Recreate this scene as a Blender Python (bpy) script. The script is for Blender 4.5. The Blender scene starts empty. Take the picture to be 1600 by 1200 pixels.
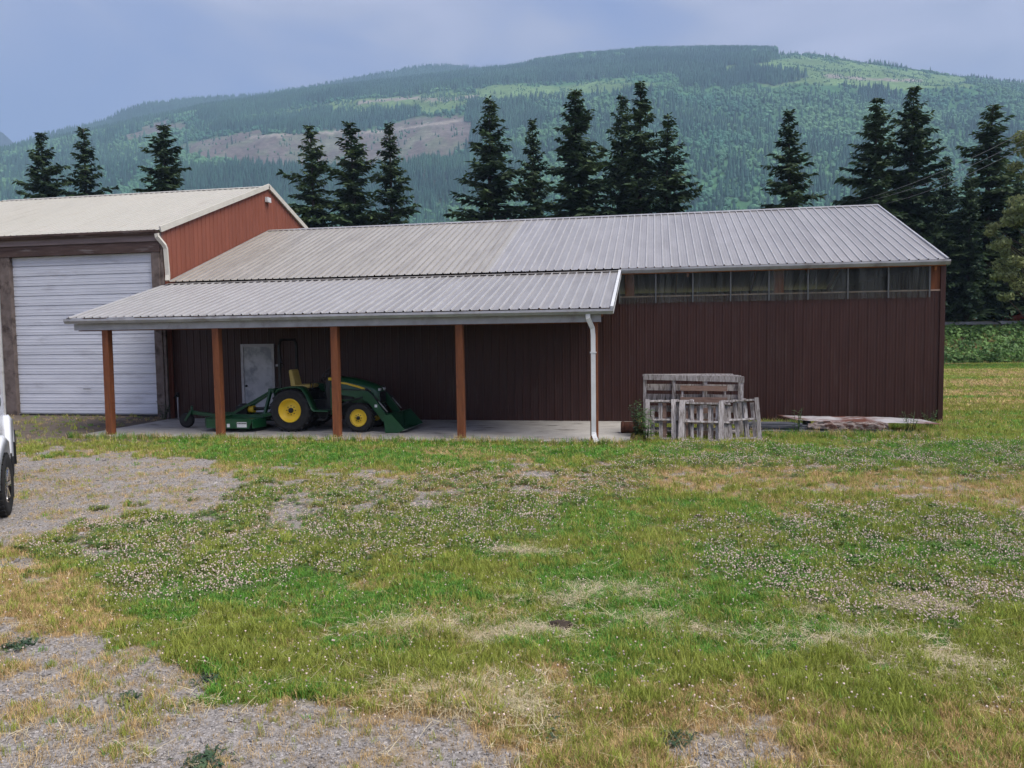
import bpy, bmesh, math, random
import numpy as np
from mathutils import Vector, Matrix
R = math.radians
rng = np.random.default_rng(7)
random.seed(7)
SC = bpy.context.scene
COL = SC.collection

# ------------------------------------------------------------------ camera
F_PX, PITCH, ROLL, YAW = 1188.75, .0639, .0136, -.186
CAM = np.array([14.383, -20.809, 2.416])
_s, _c = math.sin(YAW), math.cos(YAW)
_R = np.array([_c, -_s, 0.]); _F = np.array([_s, _c, 0.]); _U = np.array([0, 0, 1.])
F2 = _F*math.cos(PITCH) - _U*math.sin(PITCH); U2 = _F*math.sin(PITCH) + _U*math.cos(PITCH)
RC = math.cos(ROLL)*_R - math.sin(ROLL)*U2; UC = math.sin(ROLL)*_R + math.cos(ROLL)*U2
cam = bpy.data.cameras.new('camera'); cam.sensor_width = 36; cam.lens = 36*F_PX/1600
cam.clip_start = .1; cam.clip_end = 20000
camo = bpy.data.objects.new('camera', cam); COL.objects.link(camo)
M3 = Matrix((RC, UC, -F2)).transposed()
camo.matrix_world = Matrix.Translation(Vector(CAM)) @ M3.to_4x4()
SC.camera = camo

def at(px, py, **k):
    d = F2 + RC*(px-800)/F_PX - UC*(py-600)/F_PX
    (n, v), = k.items()
    i = 'xyz'.find(n) if len(n) == 1 else -1
    t = (v-CAM[i])/d[i] if i >= 0 else v
    return CAM + d*t
def project(P):                      # world (N,3) -> photo pixels: used to survey the ground cover
    Q = np.asarray(P, float) - CAM
    z = Q @ F2
    zz = np.where(np.abs(z) < .05, .05, z)
    return 800 + F_PX*(Q @ RC)/zz, 600 - F_PX*(Q @ UC)/zz, z

# ------------------------------------------------------------------ sky, sun, exposure
SUN_AZ, SUN_EL = R(112), R(58)       # direction to the sun: high on the right, a little behind the camera
W = bpy.data.worlds.new('World'); SC.world = W; W.use_nodes = True
nt = W.node_tree; nt.nodes.clear()
def N(nt, t, **kw):
    n = nt.nodes.new(t)
    for k, v in kw.items(): setattr(n, k, v)
    return n
wo = N(nt, 'ShaderNodeOutputWorld'); bg = N(nt, 'ShaderNodeBackground')
sky = N(nt, 'ShaderNodeTexSky', sky_type='NISHITA'); sky.sun_disc = False
sky.sun_elevation = SUN_EL; sky.sun_rotation = SUN_AZ
tc = N(nt, 'ShaderNodeTexCoord')
mp = N(nt, 'ShaderNodeMapping'); mp.inputs['Scale'].default_value = (1.6, 1.6, 4.2); mp.inputs['Rotation'].default_value = (.0, .25, .4)
nz = N(nt, 'ShaderNodeTexNoise'); nz.inputs['Scale'].default_value = 1.5; nz.inputs['Detail'].default_value = 6; nz.inputs['Roughness'].default_value = .5
nz.inputs['Distortion'].default_value = .5
rp = N(nt, 'ShaderNodeValToRGB')
cr = rp.color_ramp; cr.elements[0].position = .36; cr.elements[0].color = (.082, .099, .186, 1)
cr.elements[1].position = .68; cr.elements[1].color = (.215, .205, .255, 1)
e = cr.elements.new(.46); e.color = (.110, .119, .190, 1)
e = cr.elements.new(.55); e.color = (.155, .153, .200, 1)
sc_ = N(nt, 'ShaderNodeMixRGB', blend_type='MULTIPLY'); sc_.inputs[0].default_value = 1; sc_.inputs[2].default_value = (.06, .06, .06, 1)
mx = N(nt, 'ShaderNodeMixRGB'); mx.inputs[0].default_value = .88
L = nt.links.new
L(tc.outputs['Generated'], mp.inputs[0]); L(mp.outputs[0], nz.inputs[0]); L(nz.outputs[0], rp.inputs[0])
L(sky.outputs[0], sc_.inputs[1]); L(sc_.outputs[0], mx.inputs[1]); L(rp.outputs[0], mx.inputs[2])
L(mx.outputs[0], bg.inputs[0]); bg.inputs[1].default_value = 1.0; L(bg.outputs[0], wo.inputs[0])
sun = bpy.data.lights.new('sun', 'SUN'); sun.energy = 1.5; sun.angle = R(40); sun.color = (1, .95, .86)
suno = bpy.data.objects.new('sun', sun); COL.objects.link(suno)
sd = Vector((math.sin(SUN_AZ)*math.cos(SUN_EL), math.cos(SUN_AZ)*math.cos(SUN_EL), math.sin(SUN_EL)))
suno.rotation_euler = sd.to_track_quat('Z', 'Y').to_euler()
SC.view_settings.view_transform = 'Standard'; SC.view_settings.look = 'None'
SC.view_settings.exposure = 1.95; SC.view_settings.gamma = 1
SC.render.engine = 'CYCLES'
cy = SC.cycles
cy.max_bounces = 4; cy.diffuse_bounces = 2; cy.glossy_bounces = 2; cy.transmission_bounces = 3
cy.transparent_max_bounces = 8; cy.volume_bounces = 0
cy.use_denoising = True; cy.use_adaptive_sampling = True; cy.adaptive_threshold = .02
cy.caustics_reflective = False; cy.caustics_refractive = False

# ------------------------------------------------------------------ materials
MATS = {}
def material(name, c1, c2=None, rough=.7, metal=0., scale=6., bump=0., bscale=40., stretch=(1, 1, 1), spec=.3,
             rnd=0., coords='Object', c3=None, s3=1.5, th3=(.5, .7), trans=0., island=0., detail=5., stretch3=None):
    """Procedural surface: two tones mixed by noise, a third tone for stains, bump, and small per-object variation."""
    m = bpy.data.materials.new(name); m.use_nodes = True
    nt = m.node_tree; nt.nodes.clear(); L = nt.links.new
    out = N(nt, 'ShaderNodeOutputMaterial'); b = N(nt, 'ShaderNodeBsdfPrincipled')
    b.inputs['Roughness'].default_value = rough; b.inputs['Metallic'].default_value = metal
    b.inputs['Specular IOR Level'].default_value = spec
    if coords == 'World':
        g = N(nt, 'ShaderNodeNewGeometry'); src = g.outputs['Position']
    else:
        t = N(nt, 'ShaderNodeTexCoord'); src = t.outputs['Object']
    mp = N(nt, 'ShaderNodeMapping'); mp.inputs['Scale'].default_value = stretch; L(src, mp.inputs[0])
    nz = N(nt, 'ShaderNodeTexNoise'); nz.inputs['Scale'].default_value = scale; nz.inputs['Detail'].default_value = detail
    nz.inputs['Roughness'].default_value = .6
    L(mp.outputs[0], nz.inputs[0])
    r = N(nt, 'ShaderNodeValToRGB'); r.color_ramp.elements[0].position = .32; r.color_ramp.elements[1].position = .68
    r.color_ramp.elements[0].color = (*c1, 1); r.color_ramp.elements[1].color = (*(c2 or c1), 1)
    L(nz.outputs[0], r.inputs[0]); colr = r.outputs[0]
    if c3:
        mp3 = N(nt, 'ShaderNodeMapping'); mp3.inputs['Scale'].default_value = stretch3 or stretch; L(src, mp3.inputs[0])
        n3 = N(nt, 'ShaderNodeTexNoise'); n3.inputs['Scale'].default_value = s3; n3.inputs['Detail'].default_value = 8; n3.inputs['Roughness'].default_value = .65
        L(mp3.outputs[0], n3.inputs[0])
        mr = N(nt, 'ShaderNodeMapRange'); mr.inputs[1].default_value = th3[0]; mr.inputs[2].default_value = th3[1]; L(n3.outputs[0], mr.inputs[0])
        mm = N(nt, 'ShaderNodeMixRGB'); L(mr.outputs[0], mm.inputs[0]); L(colr, mm.inputs[1]); mm.inputs[2].default_value = (*c3, 1); colr = mm.outputs[0]
    for amt, isl in ((rnd, False), (island, True)):
        if not amt: continue
        if isl: gg = N(nt, 'ShaderNodeNewGeometry'); rs = gg.outputs['Random Per Island']
        else: oi = N(nt, 'ShaderNodeObjectInfo'); rs = oi.outputs['Random']
        mr2 = N(nt, 'ShaderNodeMapRange'); mr2.inputs[3].default_value = 1-amt; mr2.inputs[4].default_value = 1+amt; L(rs, mr2.inputs[0])
        hs = N(nt, 'ShaderNodeHueSaturation'); L(mr2.outputs[0], hs.inputs['Value']); L(colr, hs.inputs['Color']); colr = hs.outputs[0]
    L(colr, b.inputs['Base Color'])
    if bump:
        n2 = N(nt, 'ShaderNodeTexNoise'); n2.inputs['Scale'].default_value = bscale; n2.inputs['Detail'].default_value = 6
        L(mp.outputs[0], n2.inputs[0])
        bp = N(nt, 'ShaderNodeBump'); bp.inputs['Strength'].default_value = bump; bp.inputs['Distance'].default_value = .01
        L(n2.outputs[0], bp.inputs['Height']); L(bp.outputs[0], b.inputs['Normal'])
    sh = b.outputs[0]
    if trans:
        tr = N(nt, 'ShaderNodeBsdfTranslucent'); L(colr, tr.inputs[0])
        ms = N(nt, 'ShaderNodeMixShader'); ms.inputs[0].default_value = trans; L(sh, ms.inputs[1]); L(tr.outputs[0], ms.inputs[2]); sh = ms.outputs[0]
    L(sh, out.inputs[0]); MATS[name] = m
    return m
MT = material
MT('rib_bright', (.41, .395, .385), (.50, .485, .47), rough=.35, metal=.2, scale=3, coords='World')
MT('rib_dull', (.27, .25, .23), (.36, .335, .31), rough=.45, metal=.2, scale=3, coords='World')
MT('roof_grey', (.31, .293, .285), (.39, .37, .36), rough=.36, metal=.25, scale=1.2, stretch=(2, .5, .5), coords='World', rnd=.05, c3=(.27, .25, .245), s3=1.0, th3=(.52, .8), stretch3=(3, .3, .3))
MT('roof_old', (.43, .395, .335), (.52, .48, .415), rough=.36, metal=.4, scale=1.1, stretch=(2, .5, .5), coords='World', rnd=.05, c3=(.25, .22, .19), s3=.9, th3=(.50, .78), stretch3=(4, .3, .3))
MT('roof_lean', (.29, .272, .26), (.37, .35, .335), rough=.36, metal=.25, scale=1.3, stretch=(2, .5, .5), coords='World', rnd=.05, c3=(.25, .225, .205), s3=1.1, th3=(.5, .8), stretch3=(3, .3, .3))
MT('roof_cream', (.43, .41, .365), (.49, .47, .42), rough=.5, metal=.0, scale=1.0, stretch=(5, .5, .5), coords='World', rnd=.03, c3=(.35, .32, .275), s3=1.0, th3=(.5, .8))
MT('brown_steel', (.040, .0155, .0125), (.053, .022, .0175), rough=.42, scale=1.4, stretch=(3, 3, .5), coords='World', rnd=.06, c3=(.070, .044, .039), s3=1.3, th3=(.55, .8), stretch3=(4, 4, .6))
MT('red_steel', (.215, .070, .044), (.265, .090, .058), rough=.5, scale=1.0, stretch=(3, 3, .6), coords='World', rnd=.05, c3=(.20, .075, .05), s3=1.4, th3=(.55, .8))
MT('cream_trim', (.55, .52, .45), (.63, .60, .53), rough=.5, scale=3)
MT('white_trim', (.60, .60, .60), (.70, .70, .70), rough=.45, scale=3, c3=(.42, .40, .38), s3=4, th3=(.55, .75))
MT('grey_trim', (.34, .34, .36), (.45, .45, .47), rough=.45, metal=.2, scale=3, coords='World', c3=(.22, .20, .19), s3=2, th3=(.52, .75))
MT('old_wood', (.11, .085, .075), (.20, .16, .145), rough=.85, scale=3, stretch=(1, 1, 1), bump=.5, bscale=25, coords='World', c3=(.05, .035, .03), s3=2.5, th3=(.5, .65))
MT('dark_wood', (.055, .034, .030), (.115, .075, .065), rough=.85, scale=2.2, stretch=(.6, 3, 5), bump=.5, bscale=18, coords='World', c3=(.20, .17, .16), s3=1.6, th3=(.58, .7))
MT('post_wood', (.135, .045, .019), (.24, .083, .034), rough=.75, scale=3, stretch=(6, 6, .7), bump=.3, bscale=20, rnd=.12, c3=(.10, .035, .02), s3=5, th3=(.60, .72), stretch3=(3, 3, 1.5))
MT('frame_wood', (.30, .11, .045), (.42, .17, .07), rough=.75, scale=3, stretch=(6, 6, .7), c3=(.14, .06, .03), s3=4, th3=(.58, .7))
MT('door_white', (.56, .58, .64), (.64, .66, .72), rough=.45, scale=1.6, stretch=(.6, 1, 2), coords='World', rnd=.015, c3=(.38, .38, .42), s3=1.2, th3=(.55, .8))
MT('white_door', (.42, .44, .47), (.56, .58, .60), rough=.4, scale=2.2, coords='World', c3=(.26, .28, .31), s3=1.8, th3=(.48, .62))
MT('concrete', (.33, .31, .29), (.43, .41, .385), rough=.9, scale=2, bump=.3, bscale=60, coords='World', c3=(.15, .135, .12), s3=1.6, th3=(.55, .68), stretch3=(.6, 1.4, 1))
MT('tractor_green', (.008, .058, .022), (.011, .078, .028), rough=.32, scale=4, spec=.5, c3=(.05, .085, .05), s3=3, th3=(.6, .85))
MT('tractor_yellow', (.80, .52, .02), (.88, .60, .03), rough=.4, scale=4, spec=.5, c3=(.45, .30, .06), s3=6, th3=(.62, .8))
MT('seat_yellow', (.55, .40, .10), (.66, .50, .16), rough=.6, scale=6)
MT('tyre', (.016, .016, .017), (.030, .029, .028), rough=.85, scale=9, bump=.2, bscale=60)
MT('black_steel', (.012, .012, .013), (.022, .022, .023), rough=.5, scale=8)
MT('bare_steel', (.30, .30, .31), (.42, .42, .43), rough=.35, metal=.8, scale=8)
MT('grey_plank', (.24, .215, .205), (.50, .465, .455), rough=.9, scale=2.5, stretch=(9, 9, 1.2), bump=.5, bscale=22, rnd=.22, c3=(.09, .065, .055), s3=3.5, th3=(.48, .66))
MT('brown_plank', (.16, .10, .075), (.28, .19, .15), rough=.9, scale=3, stretch=(1.2, 8, 8), bump=.4, bscale=22, rnd=.15, c3=(.09, .05, .04), s3=3, th3=(.5, .68))
MT('dark_plank', (.075, .08, .095), (.15, .155, .175), rough=.8, scale=3, stretch=(1, 8, 8), bump=.4, rnd=.3)
MT('rust', (.075, .028, .018), (.14, .055, .03), rough=.85, scale=5, bump=.4, c3=(.04, .02, .015), s3=8, th3=(.5, .7))
MT('rusty_sheet', (.34, .33, .34), (.44, .42, .42), rough=.55, scale=3, c3=(.13, .05, .035), s3=.9, th3=(.44, .52), stretch3=(.8, 1, 1), coords='World')
MT('rotten_wood', (.20, .16, .14), (.36, .31, .29), rough=.95, scale=3, stretch=(1.5, 5, 5), bump=.8, bscale=14, c3=(.09, .045, .035), s3=3, th3=(.46, .56))
MT('needles', (.022, .048, .022), (.062, .100, .040), rough=.7, scale=.45, coords='World', island=.45, trans=.18, detail=0.)
MT('needles_light', (.034, .068, .028), (.078, .118, .044), rough=.7, scale=.45, coords='World', island=.45, trans=.2, detail=0.)
MT('bark', (.035, .025, .02), (.075, .055, .045), rough=.9, scale=8, stretch=(1, 1, .3), bump=.5)
MT('broadleaf', (.15, .19, .07), (.26, .29, .12), rough=.6, scale=.5, coords='World', island=.4, trans=.3, detail=0.)
MT('bramble', (.075, .155, .04), (.15, .26, .07), rough=.6, scale=.8, coords='World', island=.45, trans=.25, detail=0.)
MT('weed_leaf', (.07, .14, .045), (.13, .22, .07), rough=.6, scale=6, island=.35, trans=.25)
MT('weed_dark', (.035, .07, .035), (.075, .12, .06), rough=.6, scale=6, island=.35, trans=.2)
MT('grass_green', (.085, .225, .028), (.165, .325, .05), rough=.55, scale=3, rnd=.35, trans=.3, detail=0., island=.5)
MT('grass_olive', (.215, .255, .042), (.37, .385, .085), rough=.6, scale=3, rnd=.3, trans=.3, detail=0., island=.5)
MT('grass_dry', (.42, .285, .125), (.56, .42, .22), rough=.75, scale=3, rnd=.25, trans=.25, detail=0., island=.5)
MT('straw', (.50, .42, .26), (.64, .56, .38), rough=.8, scale=3, rnd=.2, trans=.2, detail=0., island=.5)
MT('clover_leaf', (.09, .16, .035), (.16, .24, .06), rough=.6, scale=3, rnd=.3, trans=.25, detail=0., island=.5)
MT('clover_bloom', (.52, .38, .32), (.76, .65, .57), rough=.8, scale=3, rnd=.4, detail=0.)
MT('pebble', (.17, .155, .145), (.40, .37, .35), rough=.85, scale=9, rnd=.45, detail=0.)
MT('truck_white', (.72, .73, .76), (.76, .77, .80), rough=.18, scale=1, spec=.6)
MT('black_plastic', (.012, .012, .014), (.02, .02, .022), rough=.35, scale=5, spec=.5)
MT('dark_glass', (.012, .016, .022), (.016, .02, .028), rough=.06, scale=1, spec=.8)
MT('chrome', (.6, .6, .62), (.7, .7, .72), rough=.15, metal=1, scale=2)
MT('headlight', (.5, .5, .5), (.6, .6, .6), rough=.1, scale=2, spec=.8)
MT('car_red', (.45, .06, .035), (.5, .07, .04), rough=.25, scale=1, spec=.6)
MT('tarp_blue', (.03, .09, .28), (.05, .13, .36), rough=.5, scale=2)
MT('van_white', (.78, .78, .80), (.85, .85, .86), rough=.3, scale=1)
MT('wire', (.30, .30, .31), (.36, .36, .37), rough=.5, scale=1)
MT('far_conifer', (.026, .085, .066), (.050, .130, .085), rough=.8, scale=.006, coords='World', rnd=.3, detail=0.)
MT('far_broadleaf', (.052, .160, .098), (.115, .24, .11), rough=.8, scale=.006, coords='World', rnd=.22, detail=0.)
MT('label_white', (.7, .7, .7), rough=.4)

def glassy(name, tint, mixv, rough):
    m = bpy.data.materials.new(name); m.use_nodes = True; nt = m.node_tree; nt.nodes.clear(); L = nt.links.new
    o = N(nt, 'ShaderNodeOutputMaterial'); t = N(nt, 'ShaderNodeBsdfTransparent'); t.inputs[0].default_value = (*tint, 1)
    p = N(nt, 'ShaderNodeBsdfPrincipled'); p.inputs['Base Color'].default_value = (.16, .17, .16, 1); p.inputs['Roughness'].default_value = rough
    g = N(nt, 'ShaderNodeNewGeometry'); mp = N(nt, 'ShaderNodeMapping'); mp.inputs['Scale'].default_value = (7, 7, .6); L(g.outputs['Position'], mp.inputs[0])
    nz = N(nt, 'ShaderNodeTexNoise'); nz.inputs['Scale'].default_value = 1.5; nz.inputs['Detail'].default_value = 6; L(mp.outputs[0], nz.inputs[0])
    mr = N(nt, 'ShaderNodeMapRange'); mr.inputs[1].default_value = .35; mr.inputs[2].default_value = .7
    mr.inputs[3].default_value = mixv[0]; mr.inputs[4].default_value = mixv[1]; L(nz.outputs[0], mr.inputs[0])
    ms = N(nt, 'ShaderNodeMixShader'); L(mr.outputs[0], ms.inputs[0]); L(t.outputs[0], ms.inputs[1]); L(p.outputs[0], ms.inputs[2]); L(ms.outputs[0], o.inputs[0])
    MATS[name] = m
glassy('clear_plastic', (.75, .78, .75), (.10, .34), .25)

# ------------------------------------------------------------------ geometry helpers
class MB:
    def __init__(s): s.v = []; s.f = []; s.sm = []
    def add(s, v, f, smooth=False):
        o = len(s.v); s.v += [tuple(map(float, p)) for p in v]; s.f += [tuple(i+o for i in q) for q in f]; s.sm += [smooth]*len(f); return s
    def box(s, c, d, rot=None, jit=0.):
        x, y, z = d[0]/2, d[1]/2, d[2]/2
        P = [Vector((a*x, b*y, e*z)) for a in (-1, 1) for b in (-1, 1) for e in (-1, 1)]
        if jit: P = [p+Vector((random.uniform(-jit, jit), random.uniform(-jit, jit), random.uniform(-jit, jit))) for p in P]
        if rot is not None: P = [rot @ p for p in P]
        P = [p+Vector(c) for p in P]
        return s.add(P, [(0, 1, 3, 2), (4, 6, 7, 5), (0, 4, 5, 1), (2, 3, 7, 6), (0, 2, 6, 4), (1, 5, 7, 3)])
    def bb(s, a, b): return s.box([(a[i]+b[i])/2 for i in range(3)], [abs(b[i]-a[i]) for i in range(3)])
    def bar(s, a, b, w, h, up=(0, 0, 1)):
        a = Vector(a); b = Vector(b); d = b-a; z = d.normalized(); u = Vector(up)
        x = u.cross(z)
        if x.length < 1e-4: x = Vector((1, 0, 0))
        x.normalize(); y = z.cross(x)
        P = [p+x*i*w/2+y*j*h/2 for p in (a, b) for i, j in ((-1, -1), (1, -1), (1, 1), (-1, 1))]
        return s.add(P, [(3, 2, 1, 0), (4, 5, 6, 7), (0, 1, 5, 4), (1, 2, 6, 5), (2, 3, 7, 6), (3, 0, 4, 7)])
    def tube(s, pts, r, n=8, smooth=True, rect=None):
        pts = [Vector(p) for p in pts]; rr = r if hasattr(r, '__len__') else [r]*len(pts)
        rings = []; up = None
        for i, p in enumerate(pts):
            t = (pts[min(i+1, len(pts)-1)]-pts[max(i-1, 0)]).normalized()
            if up is None: up = Vector((0, 0, 1)) if abs(t.z) < .9 else Vector((0, 1, 0))
            x = t.cross(up); x.normalize(); y = x.cross(t); up = y
            if rect: rings.append([p+x*a*rect[0]/2+y*b*rect[1]/2 for a, b in ((-1, -1), (1, -1), (1, 1), (-1, 1))])
            else: rings.append([p+(x*math.cos(2*math.pi*k/n)+y*math.sin(2*math.pi*k/n))*rr[i] for k in range(n)])
        m = len(rings[0]); V = [v for q in rings for v in q]; Fc = []
        for i in range(len(rings)-1):
            for k in range(m): Fc.append((i*m+k, i*m+(k+1) % m, (i+1)*m+(k+1) % m, (i+1)*m+k))
        s.add(V, Fc, smooth and not rect)
        o = len(s.v)-len(V)
        s.f += [tuple(o+k for k in reversed(range(m))), tuple(o+(len(rings)-1)*m+k for k in range(m))]; s.sm += [False, False]
        return s
    def prism(s, poly, axis, a, b, smooth=False):
        """poly: 2-D outline; axis: which world axis it is extruded along from a to b."""
        n = len(poly)
        def P(u, v, w): return {'x': (w, u, v), 'y': (u, w, v), 'z': (u, v, w)}[axis]
        V = [P(u, v, a) for u, v in poly]+[P(u, v, b) for u, v in poly]
        s.add(V, [(i, (i+1) % n, n+(i+1) % n, n+i) for i in range(n)], smooth)
        o = len(s.v)-2*n
        s.f += [tuple(o+i for i in reversed(range(n))), tuple(o+n+i for i in range(n))]; s.sm += [False]*2
        return s
    def lathe(s, prof, c, axis='y', n=28, smooth=True, closed=False):
        """prof: (radius, offset along axis)."""
        V = []
        for r, h in prof:
            for k in range(n):
                a = 2*math.pi*k/n; u, v = r*math.cos(a), r*math.sin(a)
                p = {'y': (u, h, v), 'z': (u, v, h), 'x': (h, u, v)}[axis]; V.append(tuple(p[i]+c[i] for i in range(3)))
        m = len(prof); Fc = []
        for i in range(m-1 if not closed else m):
            j = (i+1) % m
            for k in range(n): Fc.append((i*n+k, i*n+(k+1) % n, j*n+(k+1) % n, j*n+k))
        s.add(V, Fc, smooth); return s
    def sheet(s, prof, p0, u, w, l):
        """profile (offset along u, height along w) swept along vector l from p0."""
        p0, u, w, l = map(Vector, (p0, u, w, l)); n = len(prof)
        A = [p0+u*a+w*h for a, h in prof]; B = [p+l for p in A]
        return s.add(A+B, [(i, i+1, n+i+1, n+i) for i in range(n-1)])
    def build(s, name, mat, parent=None, origin=None, bevel=0, recalc=True):
        me = bpy.data.meshes.new(name)
        v = s.v if origin is None else [tuple(p[i]-origin[i] for i in range(3)) for p in s.v]
        me.from_pydata(v, [], s.f)
        me.polygons.foreach_set('use_smooth', s.sm)
        if recalc:
            b = bmesh.new(); b.from_mesh(me); bmesh.ops.recalc_face_normals(b, faces=b.faces); b.to_mesh(me); b.free()
        me.materials.append(MATS[mat]); me.update()
        o = bpy.data.objects.new(name, me); COL.objects.link(o)
        if parent: o.parent = parent
        if bevel:
            m = o.modifiers.new('bevel', 'BEVEL'); m.width = bevel; m.segments = 2; m.limit_method = 'ANGLE'
        return o
def mesh_obj(name, V, Fc, mat, parent=None, link=True):
    me = bpy.data.meshes.new(name); V = np.asarray(V, np.float32); Fc = np.asarray(Fc, np.int32)
    k = Fc.shape[1]
    me.vertices.add(len(V)); me.vertices.foreach_set('co', V.ravel())
    me.loops.add(Fc.size); me.loops.foreach_set('vertex_index', Fc.ravel())
    me.polygons.add(len(Fc)); me.polygons.foreach_set('loop_start', np.arange(len(Fc), dtype=np.int32)*k)
    me.update(calc_edges=True); me.validate()
    if mat: me.materials.append(MATS[mat])
    o = bpy.data.objects.new(name, me)
    if link: COL.objects.link(o)
    if parent: o.parent = parent
    return o
def tag(o, label=None, cat=None, group=None, kind=None):
    if label: o['label'] = label
    if cat: o['category'] = cat
    if group: o['group'] = group
    if kind: o['kind'] = kind
    return o
def thing(name, label, cat, loc=(0, 0, 0), rz=0, group=None):
    o = bpy.data.objects.new(name, None); COL.objects.link(o); o.location = loc; o.rotation_euler = (0, 0, rz); o.empty_display_size = .2
    return tag(o, label, cat, group)
def inst(src, parent, loc=(0, 0, 0), rot=None, scale=None):
    o = src.copy(); COL.objects.link(o); o.parent = parent; o.location = loc
    if rot is not None: o.rotation_euler = rot
    if scale is not None: o.scale = scale
    return o
def copy_tree(o, parent=None):
    c = o.copy(); COL.objects.link(c); c.parent = parent
    for ch in o.children: copy_tree(ch, c)
    return c

# value noise on numpy arrays
def _hash(i, j, sd):
    n = (i.astype(np.int64)*374761393 + j.astype(np.int64)*668265263 + sd*1442695041) & 0x7fffffff
    n = ((n ^ (n >> 13))*1274126177) & 0x7fffffff
    return ((n ^ (n >> 16)) & 0xffff)/65535.
def vnoise(x, y, sd=0):
    i = np.floor(x); j = np.floor(y); fx = x-i; fy = y-j
    fx = fx*fx*(3-2*fx); fy = fy*fy*(3-2*fy)
    a = _hash(i, j, sd); b = _hash(i+1, j, sd); c = _hash(i, j+1, sd); d = _hash(i+1, j+1, sd)
    return (a*(1-fx)+b*fx)*(1-fy)+(c*(1-fx)+d*fx)*fy
def fbm(x, y, sd=0, o=4):
    t = 0; a = .5; tot = 0
    for k in range(o): t = t+a*vnoise(x*2**k, y*2**k, sd+k*17); tot += a; a *= .55
    return t/tot
def sstep(a, b, x): t = np.clip((x-a)/(b-a), 0, 1); return t*t*(3-2*t)
def inpoly(x, y, poly):
    r = np.zeros(np.shape(x), bool); n = len(poly)
    for i in range(n):
        x0, y0 = poly[i]; x1, y1 = poly[(i+1) % n]
        if y0 == y1: continue
        c = ((y0 > y) != (y1 > y)) & (x < (x1-x0)*(y-y0)/(y1-y0)+x0); r ^= c
    return r

# ------------------------------------------------------------------ terrain
def ground_h(x, y):
    x = np.asarray(x, float); y = np.asarray(y, float)
    h = (fbm(x*.35, y*.35, 3)-.5)*.10*sstep(1.0, 3.5, np.abs(y+2.0)) + (fbm(x*1.6, y*1.6, 5)-.5)*.05*sstep(-3.9, -4.8, y)
    h = np.where((y > -4.6) & (y < 13) & (x > -12) & (x < 22), h*.0, h)
    h = h + .12*sstep(.6, -1.2, x)*sstep(-6., -2.5, y)*sstep(14, 10, y)
    bank = 2.55*sstep(37.6, 43.0, y+(fbm(x*.12, x*0+.3, 9)-.5)*1.5)
    return h+bank+.8*sstep(48.5, 54., y)
# --- cover survey: which ground cover grows where (gravel, green, dry, clover)
P_GR1 = [(-400, 690), (0, 702), (230, 706), (370, 735), (410, 757), (330, 788), (160, 806), (50, 862), (0, 885), (-400, 960)]
P_GR2 = [(-800, 985), (0, 985), (120, 978), (250, 1030), (300, 1072), (420, 1098), (560, 1092), (720, 1106), (800, 1150), (860, 1330), (-800, 1400)]
P_GR3 = [(1060, 1128), (1190, 1120), (1230, 1150), (1180, 1215), (1040, 1260), (1000, 1190)]
P_BAND = [(560, 742), (1000, 735), (1300, 738), (2200, 722), (2200, 772), (1500, 800), (1250, 775), (950, 770), (640, 768)]
P_DRYL = [(-500, 885), (60, 880), (180, 930), (210, 985), (120, 985), (0, 990), (-500, 1000)]
P_DRYB = [(540, 1075), (760, 1062), (860, 1080), (1010, 1085), (1180, 1075), (1400, 1120), (2200, 1110), (2200, 1400), (620, 1400)]
P_LUSH = [[(210, 920), (400, 880), (560, 885), (600, 925), (530, 968), (330, 962), (230, 975)],
          [(430, 940), (760, 905), (820, 950), (760, 1000), (500, 992)], [(1080, 985), (1300, 975), (1450, 1000), (1380, 1030), (1120, 1022)],
          [(850, 880), (1250, 850), (1280, 930), (1000, 985), (860, 960)], [(1280, 855), (1800, 850), (1800, 905), (1300, 890)],
          [(230, 690), (900, 694), (1250, 700), (1250, 722), (700, 726), (300, 712)], [(1180, 690), (2000, 690), (2000, 716), (1180, 722)]]
P_CLOV = [[(40, 850), (160, 806), (420, 752), (800, 738), (1050, 745), (900, 800), (820, 850), (560, 880), (330, 930), (180, 930)],
          [(1080, 700), (2200, 690), (2200, 735), (1500, 742), (900, 736)], [(1060, 820), (1400, 800), (2000, 810), (2000, 960), (1300, 955), (1080, 900)]]
P_FADE = [(330, 722), (800, 730), (1000, 742), (980, 775), (700, 790), (450, 830), (200, 870), (60, 900), (0, 900), (60, 850), (330, 790)]
P_DIRT = [(-400, 640), (290, 655), (300, 690), (150, 690), (0, 694), (-400, 700)]
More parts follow.
